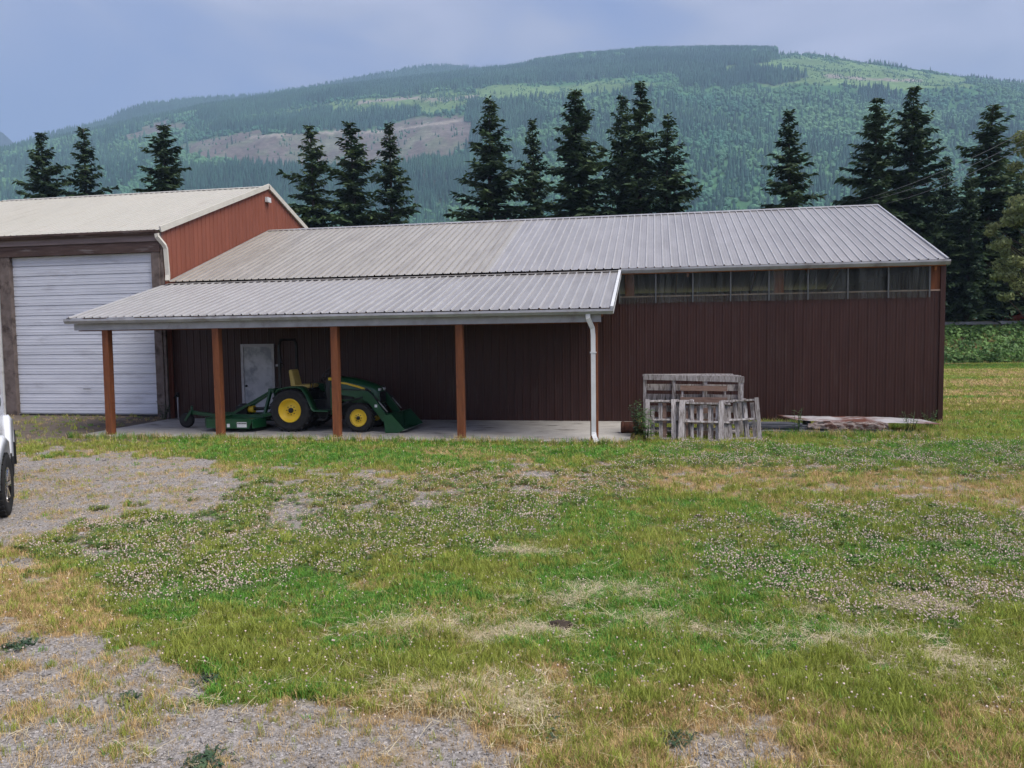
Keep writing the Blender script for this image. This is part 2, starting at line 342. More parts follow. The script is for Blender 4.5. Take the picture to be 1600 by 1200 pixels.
def cover(x, y):
    P = np.stack([x, y, np.zeros_like(x)], -1); px, py, z = project(P)
    k = np.clip(z/8., .4, 1.6)
    wx = (fbm(x*.9, y*.9, 11)-.5)*130/k; wy = (fbm(x*.9, y*.9, 12)-.5)*60/k
    wx = wx+(fbm(x*4, y*4, 13)-.5)*150/k; wy = wy+(fbm(x*4, y*4, 14)-.5)*80/k
    ax, ay = px+wx, py+wy
    near = (z > 1) & (z < 60)
    front = y < -4.3
    gr = ((inpoly(ax, ay, P_GR1) | inpoly(ax, ay, P_GR2) | inpoly(ax, ay, P_GR3)) & near).astype(float)
    raw = gr.copy(); n1 = fbm(x*1.3, y*1.3, 21); n2 = fbm(x*.55, y*.9, 22); n3 = fbm(x*3.1, y*3.1, 23)
    band = (inpoly(ax, ay, P_BAND) & near).astype(float)
    dry = np.maximum((inpoly(ax, ay, P_DRYL) | inpoly(ax, ay, P_DRYB)).astype(float), band*.9)*near
    dry = np.maximum(dry, sstep(.58, .72, n2)*.6); dry = np.maximum(dry, sstep(.62, .74, n1)*.5)
    lush = np.zeros_like(x)
    for p in P_LUSH: lush = np.maximum(lush, (inpoly(ax, ay, p) & near).astype(float))
    lush = np.maximum(lush*.95, sstep(.54, .66, fbm(x*.8, y*1.1, 25))*.65)*(1-dry*.6)
    clo = np.zeros_like(x)
    for p in P_CLOV: clo = np.maximum(clo, (inpoly(ax, ay, p) & near).astype(float))
    clo = clo*(.35+.65*sstep(.38, .56, n3))*(1-gr*.7)
    dirt = (inpoly(px+wx*.4, py+wy*.4, P_DIRT) & near & (y > -6.5)).astype(float)
    fade = (inpoly(ax, ay, P_FADE) & near).astype(float)
    gr = np.maximum(gr, fade*sstep(.48, .60, n3)*.9); dry = np.maximum(dry, fade*.45)
    gr = np.maximum(gr, band*sstep(.5, .62, n3)*.7)
    gr = gr*(.72+.28*sstep(.36, .5, n3))*(.74+.26*sstep(.34, .50, fbm(x*2.1, y*2.1, 27)))
    dry = np.maximum(dry, raw*.85); lush = lush*(1-raw*.9)
    return gr, lush*(1-gr), dry, clo, dirt

def axis_coords(lo, hi, fine_lo, fine_hi, step):
    c = list(np.arange(fine_lo, fine_hi+1e-6, step)); s = step; x = fine_hi
    while x < hi: s *= 1.22; x += s; c.append(min(x, hi))
    s = step; x = fine_lo
    while x > lo: s *= 1.22; x -= s; c.insert(0, max(x, lo))
    return np.array(c)
gx = axis_coords(-2500, 2500, -3, 34, .13); gy = axis_coords(-400, 1000, -18.5, 2, .13)
gy = np.unique(np.concatenate([gy[gy < 20], np.arange(20, 50, .8), axis_coords(49, 1000, 49, 50, .8)]))
X, Y = np.meshgrid(gx, gy); Z = ground_h(X, Y)
inside = (X > .05) & (X < 21.4) & (Y > .1) & (Y < 12.2); Z = np.where(inside, -.02, Z)
nx, ny = len(gx), len(gy)
idx = np.arange(nx*ny).reshape(ny, nx)
fq = np.stack([idx[:-1, :-1], idx[:-1, 1:], idx[1:, 1:], idx[1:, :-1]], -1).reshape(-1, 4)
ground = mesh_obj('ground', np.stack([X, Y, Z], -1).reshape(-1, 3), fq, None)
gr, lu, dr, cl, di = cover(X.ravel(), Y.ravel())
ca = ground.data.color_attributes.new('cover', 'FLOAT_COLOR', 'POINT')
ca.data.foreach_set('color', np.stack([gr, lu, dr, di], -1).astype(np.float32).ravel())
ground.data.polygons.foreach_set('use_smooth', np.ones(len(fq), bool))
m = bpy.data.materials.new('ground_cover'); m.use_nodes = True; nt = m.node_tree; nt.nodes.clear(); L = nt.links.new
o_ = N(nt, 'ShaderNodeOutputMaterial'); b_ = N(nt, 'ShaderNodeBsdfPrincipled'); b_.inputs['Roughness'].default_value = .95; b_.inputs['Specular IOR Level'].default_value = .1
va = N(nt, 'ShaderNodeVertexColor', layer_name='cover'); sp = N(nt, 'ShaderNodeSeparateColor'); L(va.outputs[0], sp.inputs[0])
g = N(nt, 'ShaderNodeNewGeometry')
def noise_ramp(scale, cols, det=8, stretch=None):
    n = N(nt, 'ShaderNodeTexNoise'); n.inputs['Scale'].default_value = scale; n.inputs['Detail'].default_value = det; n.inputs['Roughness'].default_value = .7
    if stretch:
        mpp = N(nt, 'ShaderNodeMapping'); mpp.inputs['Scale'].default_value = stretch; L(g.outputs['Position'], mpp.inputs[0]); L(mpp.outputs[0], n.inputs[0])
    else: L(g.outputs['Position'], n.inputs[0])
    r = N(nt, 'ShaderNodeValToRGB'); r.color_ramp.elements[0].position = .35; r.color_ramp.elements[1].position = .65
    r.color_ramp.elements[0].color = (*cols[0], 1); r.color_ramp.elements[1].color = (*cols[-1], 1)
    if len(cols) == 3: e = r.color_ramp.elements.new(.5); e.color = (*cols[1], 1)
    L(n.outputs[0], r.inputs[0]); return r.outputs[0], n.outputs[0]
thatch, tn = noise_ramp(9, [(.075, .08, .026), (.15, .14, .05), (.26, .21, .10)])
green, _ = noise_ramp(14, [(.045, .10, .018), (.09, .155, .03)])
dryc, _ = noise_ramp(12, [(.19, .125, .06), (.30, .205, .11), (.37, .27, .16)])
dirtc, _ = noise_ramp(6, [(.10, .08, .066), (.17, .14, .115)])
vo = N(nt, 'ShaderNodeTexVoronoi'); vo.inputs['Scale'].default_value = 55; L(g.outputs['Position'], vo.inputs[0])
vr = N(nt, 'ShaderNodeValToRGB'); vr.color_ramp.elements[0].color = (.12, .11, .10, 1); vr.color_ramp.elements[1].color = (.42, .39, .37, 1)
sv = N(nt, 'ShaderNodeSeparateColor'); L(vo.outputs['Color'], sv.inputs[0]); L(sv.outputs[0], vr.inputs[0])
def mixc(a, b, f):
    n = N(nt, 'ShaderNodeMixRGB'); L(f, n.inputs[0]); L(a, n.inputs[1]); L(b, n.inputs[2]); return n.outputs[0]
gbase, _ = noise_ramp(3, [(.21, .18, .155), (.32, .29, .27)])
gm = N(nt, 'ShaderNodeMixRGB'); gm.inputs[0].default_value = .6; L(gbase, gm.inputs[1]); L(vr.outputs[0], gm.inputs[2])
col = mixc(thatch, green, sp.outputs[1]); col = mixc(col, dryc, sp.outputs[2]); col = mixc(col, gm.outputs[0], sp.outputs[0]); col = mixc(col, dirtc, va.outputs[1])
L(col, b_.inputs['Base Color'])
bn = N(nt, 'ShaderNodeTexNoise'); bn.inputs['Scale'].default_value = 45; bn.inputs['Detail'].default_value = 6; L(g.outputs['Position'], bn.inputs[0])
bp = N(nt, 'ShaderNodeBump'); bp.inputs['Strength'].default_value = .8; bp.inputs['Distance'].default_value = .02; L(bn.outputs[0], bp.inputs['Height']); L(bp.outputs[0], b_.inputs['Normal'])
L(b_.outputs[0], o_.inputs[0]); ground.data.materials.append(m)
tag(ground, 'gravel and patchy grass yard running out to the tree line', kind='structure')

# ------------------------------------------------------------------ mountain
# crest lines read along the azimuth (photo column), heights set at their real distance
def az_of(px): return np.arctan((np.asarray(px, float)-800)/F_PX)
BASE0 = 520.
CREST = [(-900, 330), (-300, 285), (0, 243), (65, 226), (100, 219), (200, 197), (320, 170), (450, 150), (600, 131), (700, 119), (800, 109), (900, 95), (1000, 86), (1100, 84), (1203, 86), (1260, 86), (1310, 90), (1365, 101), (1450, 111), (1550, 125), (1600, 131), (1900, 180), (2400, 260)]
BACK = [(-900, 330), (-300, 260), (0, 237), (65, 211), (100, 204), (170, 187), (185, 176), (225, 163), (300, 154), (400, 150), (480, 137), (575, 119), (665, 103), (700, 103), (750, 107), (800, 103), (900, 86), (1000, 83), (1100, 86), (1203, 95), (1300, 105), (1600, 150), (2400, 270)]
def tan_el(px, py):              # tangent of elevation above the true horizon for a photo point
    d = F2[None]+RC[None]*((np.asarray(px)-800)/F_PX)[:, None]-UC[None]*((np.asarray(py)-600)/F_PX)[:, None]
    return d[:, 2]/np.hypot(d[:, 0], d[:, 1]), np.arctan2(d[:, 0], d[:, 1])
def crest_table(T):
    T = np.array(T, float); pxs = np.linspace(T[0, 0], T[-1, 0], 400); pys = np.interp(pxs, T[:, 0], T[:, 1])
    te, az = tan_el(pxs, pys); return az, te
cA, cT = crest_table(CREST); bA, bT = crest_table(BACK)
R_BASE, R_CREST, R_BACK = 620., 2500., 3300.
def mount_h(az, r):
    t1 = np.interp(az, cA, cT); t2 = np.interp(az, bA, bT)
    wx = np.sin(az)*r; wy = np.cos(az)*r
    hc = t1*R_CREST; hb = t2*R_BACK
    u = np.clip((r-R_BASE)/(R_CREST-R_BASE), 0, 1)
    prof = .80*u+.20*u*u*(3-2*u)
    h = -6+(hc+6)*prof
    v = np.clip((r-R_CREST)/(R_BACK-R_CREST), 0, 1)
    dip = np.sin(v*math.pi)*-40
    hB = hc*(1-v)+hb*v+dip
    h = np.where(r > R_CREST, hB, h)
    w = np.clip((r-R_BACK)/500., 0, 1); h = np.where(r > R_BACK, h*(1-.5*w), h)
    amp = np.clip(u*4, 0, 1)*np.clip((1-u)*3+.08, 0, 1)*(r <= R_CREST)
    h = h+amp*((fbm(wx/420., wy/420., 41, 5)-.5)*110+(fbm(wx/90., wy/90., 44, 3)-.5)*22)
    return h
azs = np.linspace(-.99, .62, 420)
rs = np.concatenate([np.linspace(R_BASE-30, R_CREST, 150), np.linspace(R_CREST+40, R_BACK, 22), np.linspace(R_BACK+60, R_BACK+500, 6)])
A, RR = np.meshgrid(azs, rs); H = mount_h(A, RR)
MX, MY = CAM[0]+np.sin(A)*RR, CAM[1]+np.cos(A)*RR
nx, ny = len(azs), len(rs); idx = np.arange(nx*ny).reshape(ny, nx)
fq = np.stack([idx[:-1, :-1], idx[:-1, 1:], idx[1:, 1:], idx[1:, :-1]], -1).reshape(-1, 4)
hills = mesh_obj('hills', np.stack([MX, MY, H], -1).reshape(-1, 3), fq, None)
hills.data.polygons.foreach_set('use_smooth', np.ones(len(fq), bool))
P_CUT = [(270, 232), (330, 214), (450, 206), (600, 203), (650, 184), (715, 176), (738, 196), (724, 226), (690, 250), (600, 263), (420, 266), (320, 250)]
P_MEAD = [(400, 186), (470, 170), (560, 158), (700, 145), (800, 134), (1000, 124), (1060, 128), (960, 146), (800, 160), (700, 174), (620, 178), (500, 182)]
P_MEADR = [(1190, 88), (1320, 92), (1500, 118), (1520, 140), (1420, 140), (1250, 132), (1060, 130), (1060, 118)]
P_CUT2 = [(180, 215), (250, 192), (300, 190), (290, 203), (230, 216)]
P_DARKR = [(790, 60), (1203, 60), (1203, 98), (1000, 116), (800, 132), (700, 140), (600, 152), (480, 165), (330, 190), (300, 175), (450, 150), (600, 130), (700, 118)]
P_DARKB = [(470, 178), (640, 172), (650, 182), (600, 200), (470, 204), (350, 208), (330, 200)]
P_DARKL = [(250, 268), (430, 262), (620, 262), (760, 240), (800, 270), (760, 310), (600, 330), (250, 330)]
P_DARKM = [(735, 165), (830, 165), (850, 195), (760, 215), (735, 235), (715, 230)]
P_DARKS = [(1060, 112), (1200, 108), (1260, 118), (1220, 128), (1110, 136), (1060, 134)]
P_DARKT = [(1330, 145), (1385, 135), (1400, 150), (1350, 160)]
def land(x, y, z):
    px, py, d = project(np.stack([x, y, z], -1))
    wx = (fbm(x/70., y/70., 51)-.5)*44; wy = (fbm(x/70., y/70., 52)-.5)*20
    px, py = px+wx, py+wy
    cut = inpoly(px, py, P_CUT) | inpoly(px, py, P_CUT2)
    mead = inpoly(px, py, P_MEAD) | inpoly(px, py, P_MEADR)
    dark = inpoly(px, py, P_DARKR) | inpoly(px, py, P_DARKB) | inpoly(px, py, P_DARKL) | inpoly(px, py, P_DARKM) | inpoly(px, py, P_DARKS) | inpoly(px, py, P_DARKT)
    return cut, mead & ~dark, dark & ~cut, px, py
cut, mead, dark, _, _ = land(MX.ravel(), MY.ravel(), H.ravel())
colr = np.tile(np.array([.07, .16, .075]), (len(cut), 1))
n_ = fbm(MX.ravel()/60, MY.ravel()/60, 61)[:, None]
colr = np.where(mead[:, None], np.array([.14, .22, .09])*(.6+.8*n_), colr)
colr = np.where(cut[:, None], (np.array([.16, .135, .125])*(.55+.7*n_)+np.array([.0, .03, .0])*sstep(.45, .65, fbm(MX.ravel()/25, MY.ravel()/50, 63))[:, None]), colr)
colr = np.where(dark[:, None], np.array([.06, .08, .06]), colr)
colr = np.where((RR.ravel() > R_CREST-20)[:, None], np.array([.03, .05, .036]), colr)
_px, _py, _ = project(np.stack([MX, MY, H], -1).reshape(-1, 3))
for line in ([(395, 214), (470, 208), (600, 205), (660, 196), (735, 186)], [(560, 160), (640, 153), (700, 156), (745, 150)], [(1290, 118), (1360, 124), (1440, 126)]):
    for (x0, y0), (x1, y1) in zip(line[:-1], line[1:]):
        t = np.clip((_px-x0)/(x1-x0), 0, 1); dd = np.hypot(_px-(x0+t*(x1-x0)), _py-(y0+t*(y1-y0)))
        colr = np.where((dd < 2.2)[:, None], np.array([.27, .24, .21]), colr)
ca = hills.data.color_attributes.new('cover', 'FLOAT_COLOR', 'POINT')
ca.data.foreach_set('color', np.concatenate([colr, np.ones((len(colr), 1))], 1).astype(np.float32).ravel())
m = bpy.data.materials.new('hillside'); m.use_nodes = True; nt = m.node_tree; b_ = nt.nodes['Principled BSDF']; b_.inputs['Roughness'].default_value = 1; b_.inputs['Specular IOR Level'].default_value = 0
va = N(nt, 'ShaderNodeVertexColor', layer_name='cover'); g = N(nt, 'ShaderNodeNewGeometry')
n = N(nt, 'ShaderNodeTexNoise'); n.inputs['Scale'].default_value = .09; n.inputs['Detail'].default_value = 8; n.inputs['Roughness'].default_value = .75; nt.links.new(g.outputs['Position'], n.inputs[0])
mr = N(nt, 'ShaderNodeMapRange'); mr.inputs[1].default_value = .3; mr.inputs[2].default_value = .7; mr.inputs[3].default_value = .55; mr.inputs[4].default_value = 1.5; nt.links.new(n.outputs[0], mr.inputs[0])
mu = N(nt, 'ShaderNodeMixRGB', blend_type='MULTIPLY'); mu.inputs[0].default_value = 1; nt.links.new(va.outputs[0], mu.inputs[1]); nt.links.new(mr.outputs[0], mu.inputs[2]); nt.links.new(mu.outputs[0], b_.inputs['Base Color'])
hills.data.materials.append(m)
tag(hills, 'broad forested mountain with logged clearings rising behind the sheds', kind='structure')
# far blue peak at the left edge
pk = MB(); 
fp = []
for a_, t_ in [(-200, 330), (-90, 240), (-30, 190), (5, 208), (22, 224), (60, 250), (160, 330)]:
    d = F2+RC*(a_-800)/F_PX-UC*(t_-600)/F_PX; d = d/np.hypot(d[0], d[1]); fp.append(CAM+d*4300)
V = []; 
for p in fp:
    V.append(tuple(p)); V.append((p[0]*.86, p[1]*.86, -3)); V.append((p[0]*1.2, p[1]*1.2, -3))
Fc = []
for i in range(len(fp)-1):
    Fc += [(3*i, 3*i+1, 3*i+4, 3*i+3), (3*i, 3*i+3, 3*i+5, 3*i+2)]
pk.add(V, Fc); MT('far_rock', (.03, .05, .05), (.05, .07, .06), rough=1, scale=.002, coords='World')
tag(pk.build('far_hills', 'far_rock'), 'small blue far peak at the left edge', kind='structure')

# ------------------------------------------------------------------ scatter (stuff) by geometry nodes
def scatter(name, pts, protos, scale, rot, pid, label, seedmat=None):
    col = bpy.data.collections.new(name+'_kinds')
    for i, p in enumerate(protos):
        p.name = '%s_kind_%02d' % (name, i); col.objects.link(p)
    me = bpy.data.meshes.new(name); me.vertices.add(len(pts)); me.vertices.foreach_set('co', np.asarray(pts, np.float32).ravel())
    a = me.attributes.new('sca', 'FLOAT_VECTOR', 'POINT'); a.data.foreach_set('vector', np.asarray(scale, np.float32).ravel())
    a = me.attributes.new('rot', 'FLOAT_VECTOR', 'POINT'); a.data.foreach_set('vector', np.asarray(rot, np.float32).ravel())
    a = me.attributes.new('pid', 'INT', 'POINT'); a.data.foreach_set('value', np.asarray(pid, np.int32))
    ob = bpy.data.objects.new(name, me); COL.objects.link(ob)
    ng = bpy.data.node_groups.new(name, 'GeometryNodeTree')
    ng.interface.new_socket('Geometry', in_out='INPUT', socket_type='NodeSocketGeometry'); ng.interface.new_socket('Geometry', in_out='OUTPUT', socket_type='NodeSocketGeometry')
    gi = ng.nodes.new('NodeGroupInput'); go = ng.nodes.new('NodeGroupOutput'); ip = ng.nodes.new('GeometryNodeInstanceOnPoints')
    ci = ng.nodes.new('GeometryNodeCollectionInfo'); ci.inputs['Collection'].default_value = col; ci.inputs['Separate Children'].default_value = True; ci.inputs['Reset Children'].default_value = True
    def na(nm, t):
        q = ng.nodes.new('GeometryNodeInputNamedAttribute'); q.data_type = t; q.inputs[0].default_value = nm
        return next(s for s in q.outputs if s.enabled)
    l = ng.links.new
    l(gi.outputs[0], ip.inputs['Points']); l(ci.outputs[0], ip.inputs['Instance']); ip.inputs['Pick Instance'].default_value = True
    l(na('pid', 'INT'), ip.inputs['Instance Index'])
    l(na('sca', 'FLOAT_VECTOR'), ip.inputs['Scale'])
    l(na('rot', 'FLOAT_VECTOR'), ip.inputs['Rotation']); l(ip.outputs[0], go.inputs[0])
    md = ob.modifiers.new('scatter', 'NODES'); md.node_group = ng
    return tag(ob, label, kind='stuff')

# far trees
def far_conifer(seed):
    r_ = random.Random(seed); m = MB()
    for k, (z0, z1, rad) in enumerate([(0.0, .55, .17), (.25, .8, .13), (.52, 1., .085)]):
        n = 6; ring = [(rad*r_.uniform(.75, 1.2)*math.cos(2*math.pi*i/n+k), rad*r_.uniform(.75, 1.2)*math.sin(2*math.pi*i/n+k), z0+r_.uniform(-.03, .05)) for i in range(n)]
        m.add(ring+[(r_.uniform(-.01, .01), 0, z1)], [(i, (i+1) % n, n) for i in range(n)])
    o = m.build('far_conifer', 'far_conifer', recalc=False); COL.objects.unlink(o); return o
def far_broad(seed):
    r_ = random.Random(seed); b = bmesh.new(); bmesh.ops.create_icosphere(b, subdivisions=2, radius=.5)
    for v in b.verts: v.co *= r_.uniform(.72, 1.15); v.co.z = v.co.z*.9+.42; v.co.x *= .8; v.co.y *= .8
    me = bpy.data.meshes.new('far_broadleaf'); b.to_mesh(me); b.free(); me.materials.append(MATS['far_broadleaf'])
    return bpy.data.objects.new('far_broadleaf', me)
pr = [far_conifer(i) for i in range(3)]+[far_broad(i) for i in range(3)]
NP = 300000
az = rng.uniform(-.98, .58, NP); rr = np.sqrt(rng.uniform((R_BASE+10)**2, (R_BACK-20)**2, NP))
hz = mount_h(az, rr); fx, fy = CAM[0]+np.sin(az)*rr, CAM[1]+np.cos(az)*rr
cut, mead, dark, ppx, ppy = land(fx, fy, hz)
u = rng.uniform(0, 1, NP)
cl_ = fbm(fx/160, fy/160, 71); sparse = fbm(fx/40, fy/40, 72)
back = rr > R_CREST
upper = (ppy < 150) & ~dark & (ppx > 760)
prob = np.where(cut, .02+.12*sstep(.56, .68, sparse), np.where(mead, .04+.5*sstep(.5, .68, sparse), np.where(dark, .85, .48)))
prob = np.where(upper & ~mead, .20+.2*(sparse > .55), prob)
prob = np.where(back, .55, prob)
prob = np.where((~back) & (rr > R_CREST-90) & (ppx < 1203) & (ppx > 560), .95, prob)
keep = (u < prob) & (ppx > -250) & (ppx < 1850)
isc = np.where(dark | back, rng.uniform(0, 1, NP) < .985, rng.uniform(0, 1, NP) < (.10+.42*sstep(.47, .64, cl_)))
isc = np.where((rr > R_CREST-100) & (ppx < 1210), rng.uniform(0, 1, NP) < .97, isc)
isc = np.where(cut, rng.uniform(0, 1, NP) < .5, isc)
hgt = np.where(isc, rng.uniform(13, 25, NP), rng.uniform(6, 12.5, NP))
hgt = np.where(mead | cut, hgt*.5, hgt); hgt = np.where(upper, hgt*.72, hgt)
tall = (ppx > 830) & (ppx < 1203) & (rr > R_CREST-160) & (rr < R_CREST); hgt = np.where(tall, rng.uniform(24, 33, NP), hgt)
k = np.where(keep)[0]
pts = np.stack([fx[k], fy[k], hz[k]-.5], -1); s = hgt[k]
wid = np.where(isc[k], rng.uniform(.85, 1.25, len(k)), rng.uniform(.8, 1.15, len(k)))
scatter('forest', pts, pr, np.stack([s*wid, s*wid, s], -1), np.stack([np.zeros(len(k)), np.zeros(len(k)), rng.uniform(0, 6.28, len(k))], -1),
        np.where(isc[k], rng.integers(0, 3, len(k)), rng.integers(3, 6, len(k))), 'mixed conifer and broadleaf forest covering the mountain slope')


# ------------------------------------------------------------------ shed
XR_, XLR = 21.5, 13.434
SHED_L = 'long brown metal pole shed with ribbed grey roof and open lean-to'
shed = thing('pole_shed', SHED_L, 'shed', (0, 0, 0))
PW = XR_/24
def rib_profile(w, n=4, h=.030, start=0.):
    p = w/n; out = []
    for k in range(n):
        u = start+k*p
        out += [(u-.024, 0), (u-.012, h), (u+.012, h), (u+.024, 0)]
        for f in (.36, .66): out += [(u+p*f-.012, 0), (u+p*f-.005, .0035), (u+p*f+.005, .0035), (u+p*f+.012, 0)]
    out.append((start+w-.022, 0)); return out
def roof_panels(parent, name, mats, n, x0, y0, z0, y1, z1, matf, zj=.0015):
    l = Vector((0, y1-y0, z1-z0)); w = Vector((0, -(z1-z0), y1-y0)).normalized()
    if w.z < 0: w = -w
    protos = {}
    for i in range(n):
        mk = matf(i)
        if mk not in protos:
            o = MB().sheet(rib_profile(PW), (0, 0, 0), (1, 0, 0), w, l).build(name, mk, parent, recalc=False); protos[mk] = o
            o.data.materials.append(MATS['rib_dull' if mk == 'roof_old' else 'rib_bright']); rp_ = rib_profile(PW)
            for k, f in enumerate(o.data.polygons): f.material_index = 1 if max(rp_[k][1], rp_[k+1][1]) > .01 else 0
        else: o = inst(protos[mk], parent)
        j = random.uniform(0, zj)+(.0012 if i % 2 else 0)
        o.location = (x0+i*PW, y0+random.uniform(-.006, .006), z0+j)
EY, EZ, RY, RZ = -.08, 4.16, 6.15, 6.50
# roof carcass: rafters and purlins under the sheets
m = MB()
for i in range(8):
    x = .15+i*3.02
    m.bar((x, EY+.05, EZ-.17), (x, RY, RZ-.17), .05, .20); m.bar((x, RY, RZ-.17), (x, 2*RY-EY, EZ-.17), .05, .20)
for i in range(8):
    t = (i+.3)/8; m.bar((.05, EY+(RY-EY)*t, EZ+(RZ-EZ)*t-.045), (XR_-.02, EY+(RY-EY)*t, EZ+(RZ-EZ)*t-.045), .09, .04)
roof = m.build('roof', 'frame_wood', shed)
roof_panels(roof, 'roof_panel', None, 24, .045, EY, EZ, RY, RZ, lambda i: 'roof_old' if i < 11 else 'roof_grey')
l_ = (0, RY-EY+.1, -(RZ-EZ)-.03); w_ = Vector((0, RZ-EZ, RY-EY)).normalized()
MB().sheet(rib_profile(XR_, 96, start=.045), (0, RY, RZ), (1, 0, 0), w_, l_).build('rear_roof', 'roof_grey', roof, recalc=False)
wf = Vector((0, -(RZ-EZ), RY-EY)).normalized()
m = MB()                                            # ridge cap with closure notches
for sgn in (-1, 1):
    a = Vector((0, RY, RZ+.034)); d = Vector((0, sgn*.17, -.17*(RZ-EZ)/(RY-EY)))
    m.sheet([(0.03, 0), (XR_+.02, 0)], a, (1, 0, 0), (0, 0, 1), d)
    m.sheet([(0.03, 0), (XR_+.02, 0)], a+d, (1, 0, 0), (0, 0, 1), (0, 0, -.010))
m.build('ridge_cap', 'roof_grey', roof)
m = MB()
for y0, y1, z0, z1 in ((EY-.02, RY, EZ, RZ), (2*RY-EY, RY, EZ, RZ)):
    m.bar((XR_+.03, y0, z0-.03), (XR_+.03, y1, z1-.03), .045, .13)
m.build('rake_trim', 'grey_trim', roof)
def gutter_poly(y, z, w=.12, h=.12):
    return [(y, z), (y, z-h), (y-w*.6, z-h), (y-w, z-h*.45), (y-w, z), (y-w+.008, z), (y-w+.008, z-h*.42), (y-w*.57, z-h+.008), (y-.008, z-h+.008), (y-.008, z)]
m = MB().prism(gutter_poly(EY-.0, EZ-.012, .10, .125), 'x', XLR+.06, XR_+.08)
m.bb((XLR+.06, EY-.099, EZ-.060), (XR_+.08, EY-.112, EZ-.048)); m.build('gutter', 'grey_trim', shed, recalc=True)
MB().bb((XLR, EY+.003, EZ-.16), (XR_, EY+.03, EZ-.03)).build('fascia', 'frame_wood', shed)

# front wall
wallp = MB()
for z in (.25, 1.2, 2.2, 3.1): wallp.bb((.08, .03, z-.04), (XR_-.05, .08, z+.04))
fw = wallp.build('front_wall', 'dark_wood', shed)
NWL = 15
protoA = MB().sheet(rib_profile(PW, h=.016), (0, 0, 0), (1, 0, 0), (0, -1, 0), (0, 0, 4.12)).build('wall_panel', 'brown_steel', fw, recalc=False)
protoB = MB().sheet(rib_profile(PW, h=.010), (0, 0, 0), (1, 0, 0), (0, -1, 0), (0, 0, 3.48)).build('wall_panel', 'brown_steel', fw, recalc=False)
ua = ub = False
for i in range(24):
    if i < NWL: o = protoA if not ua else inst(protoA, fw); ua = True
    else: o = protoB if not ub else inst(protoB, fw); ub = True
    o.location = (.03+i*PW-(.0), random.uniform(0, .003), -.08)
MB().bb((XR_-.09, -.030, -.08), (XR_+.02, .02, 4.04)).build('corner_trim', 'brown_steel', fw)
# clerestory: clear ribbed sheets over framing
prof = rib_profile(.969, 4, .014)
pane0 = MB().sheet(prof, (0, 0, 0), (1, 0, 0), (0, -1, 0), (0, 0, .80)).build('window_pane', 'clear_plastic', fw, recalc=False)
MT('seam_plastic', (.075, .08, .085), (.12, .125, .13), rough=.4, scale=8)
for i in range(8):
    o = pane0 if i == 0 else inst(pane0, fw)
    o.location = (13.46+i*.962, -.034-(.002 if i % 2 else 0), 3.225)
seam0 = MB().bb((-.018, -.006, 0), (.018, 0, .795)).build('pane_seam', 'seam_plastic', fw)
for i in range(9):
    o = seam0 if i == 0 else inst(seam0, fw)
    o.location = (13.45+i*.962, -.056, 3.226)
MT('sill_wood', (.26, .18, .14), (.36, .26, .21), rough=.7, scale=4)
MB().bb((XLR, -.0305, 3.385), (XR_-.1, -.020, 3.42)).build('window_sill', 'sill_wood', fw)
post0 = MB().bb((-.12, .03, 3.3), (.12, .17, 4.05)).build('stud', 'post_wood', fw)
for i, x in enumerate((13.72, 17.56, 21.32)):
    o = post0 if i == 0 else inst(post0, fw)
    o.location = (x, 0, 0)
# other walls
m = MB().sheet(rib_profile(12.3, 54), (XR_, 0, -.08), (0, 1, 0), (1, 0, 0), (0, 0, 4.2)); m.build('side_wall', 'brown_steel', shed, recalc=False)
ry2 = 2*RY-EY
MB().add([(XR_, .02, 4.1), (XR_, ry2-.1, 4.1), (XR_, RY, RZ-.08)], [(0, 1, 2)]).build('gable', 'brown_steel', shed)
MB().sheet(rib_profile(XR_, 96), (0, 12.25, -.08), (1, 0, 0), (0, 1, 0), (0, 0, 4.2)).build('rear_wall', 'brown_steel', shed, recalc=False)
# door
dr = MB().bb((2.36, -.030, .06), (3.27, -.022, 2.18)).build('door', 'white_door', shed)
m = MB(); m.bb((2.28, -.055, .04), (2.36, -.020, 2.26)); m.bb((3.27, -.055, .04), (3.35, -.020, 2.26)); m.bb((2.36, -.056, 2.18), (3.27, -.020, 2.26))
m.build('door_frame', 'grey_trim', dr)
m = MB().lathe([(0, -.10), (.03, -.10), (.036, -.075), (.02, -.05), (.02, -.03)], (2.44, 0, 1.02), 'y', 14); m.build('door_knob', 'black_steel', dr)
m = MB().bb((3.45, -.17, 1.60), (3.60, -.02, 1.66)); m.bb((3.50, -.10, 1.66), (3.56, -.02, 1.85)); m.build('wall_light', 'grey_trim', shed)

# lean-to
LY0, LZ0, LY1, LZ1 = -.02, 4.095, -4.11, 2.985
m = MB()
for i in range(10):
    x = .12+i*1.455; m.bar((x, LY0-.05, LZ0-.19), (x, LY1+.36, LZ1-.19+.098), .05, .19)
for i in range(6):
    t = (i+.4)/6; y = LY0+(LY1-LY0)*t; z = LZ0+(LZ1-LZ0)*t-.05
    m.bar((.0, y, z), (XLR-.02, y, z), .09, .04)
lroof = m.build('lean_to_roof', 'frame_wood', shed)
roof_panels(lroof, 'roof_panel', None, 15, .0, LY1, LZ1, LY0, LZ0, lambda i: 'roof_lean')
m = MB(); m.bar((XLR+.035, LY1-.02, LZ1+.0), (XLR+.035, LY0-.06, LZ0+.0), .07, .075); m.bar((XLR+.064, LY1-.02, LZ1-.06), (XLR+.064, LY0-.06, LZ0-.06), .012, .14)
m.build('rake_trim', 'white_trim', lroof)
m = MB(); m.bar((-.045, LY1, LZ1-.01), (-.045, LY0-.03, LZ0-.01), .04, .06); m.build('rake_trim', 'grey_trim', lroof)
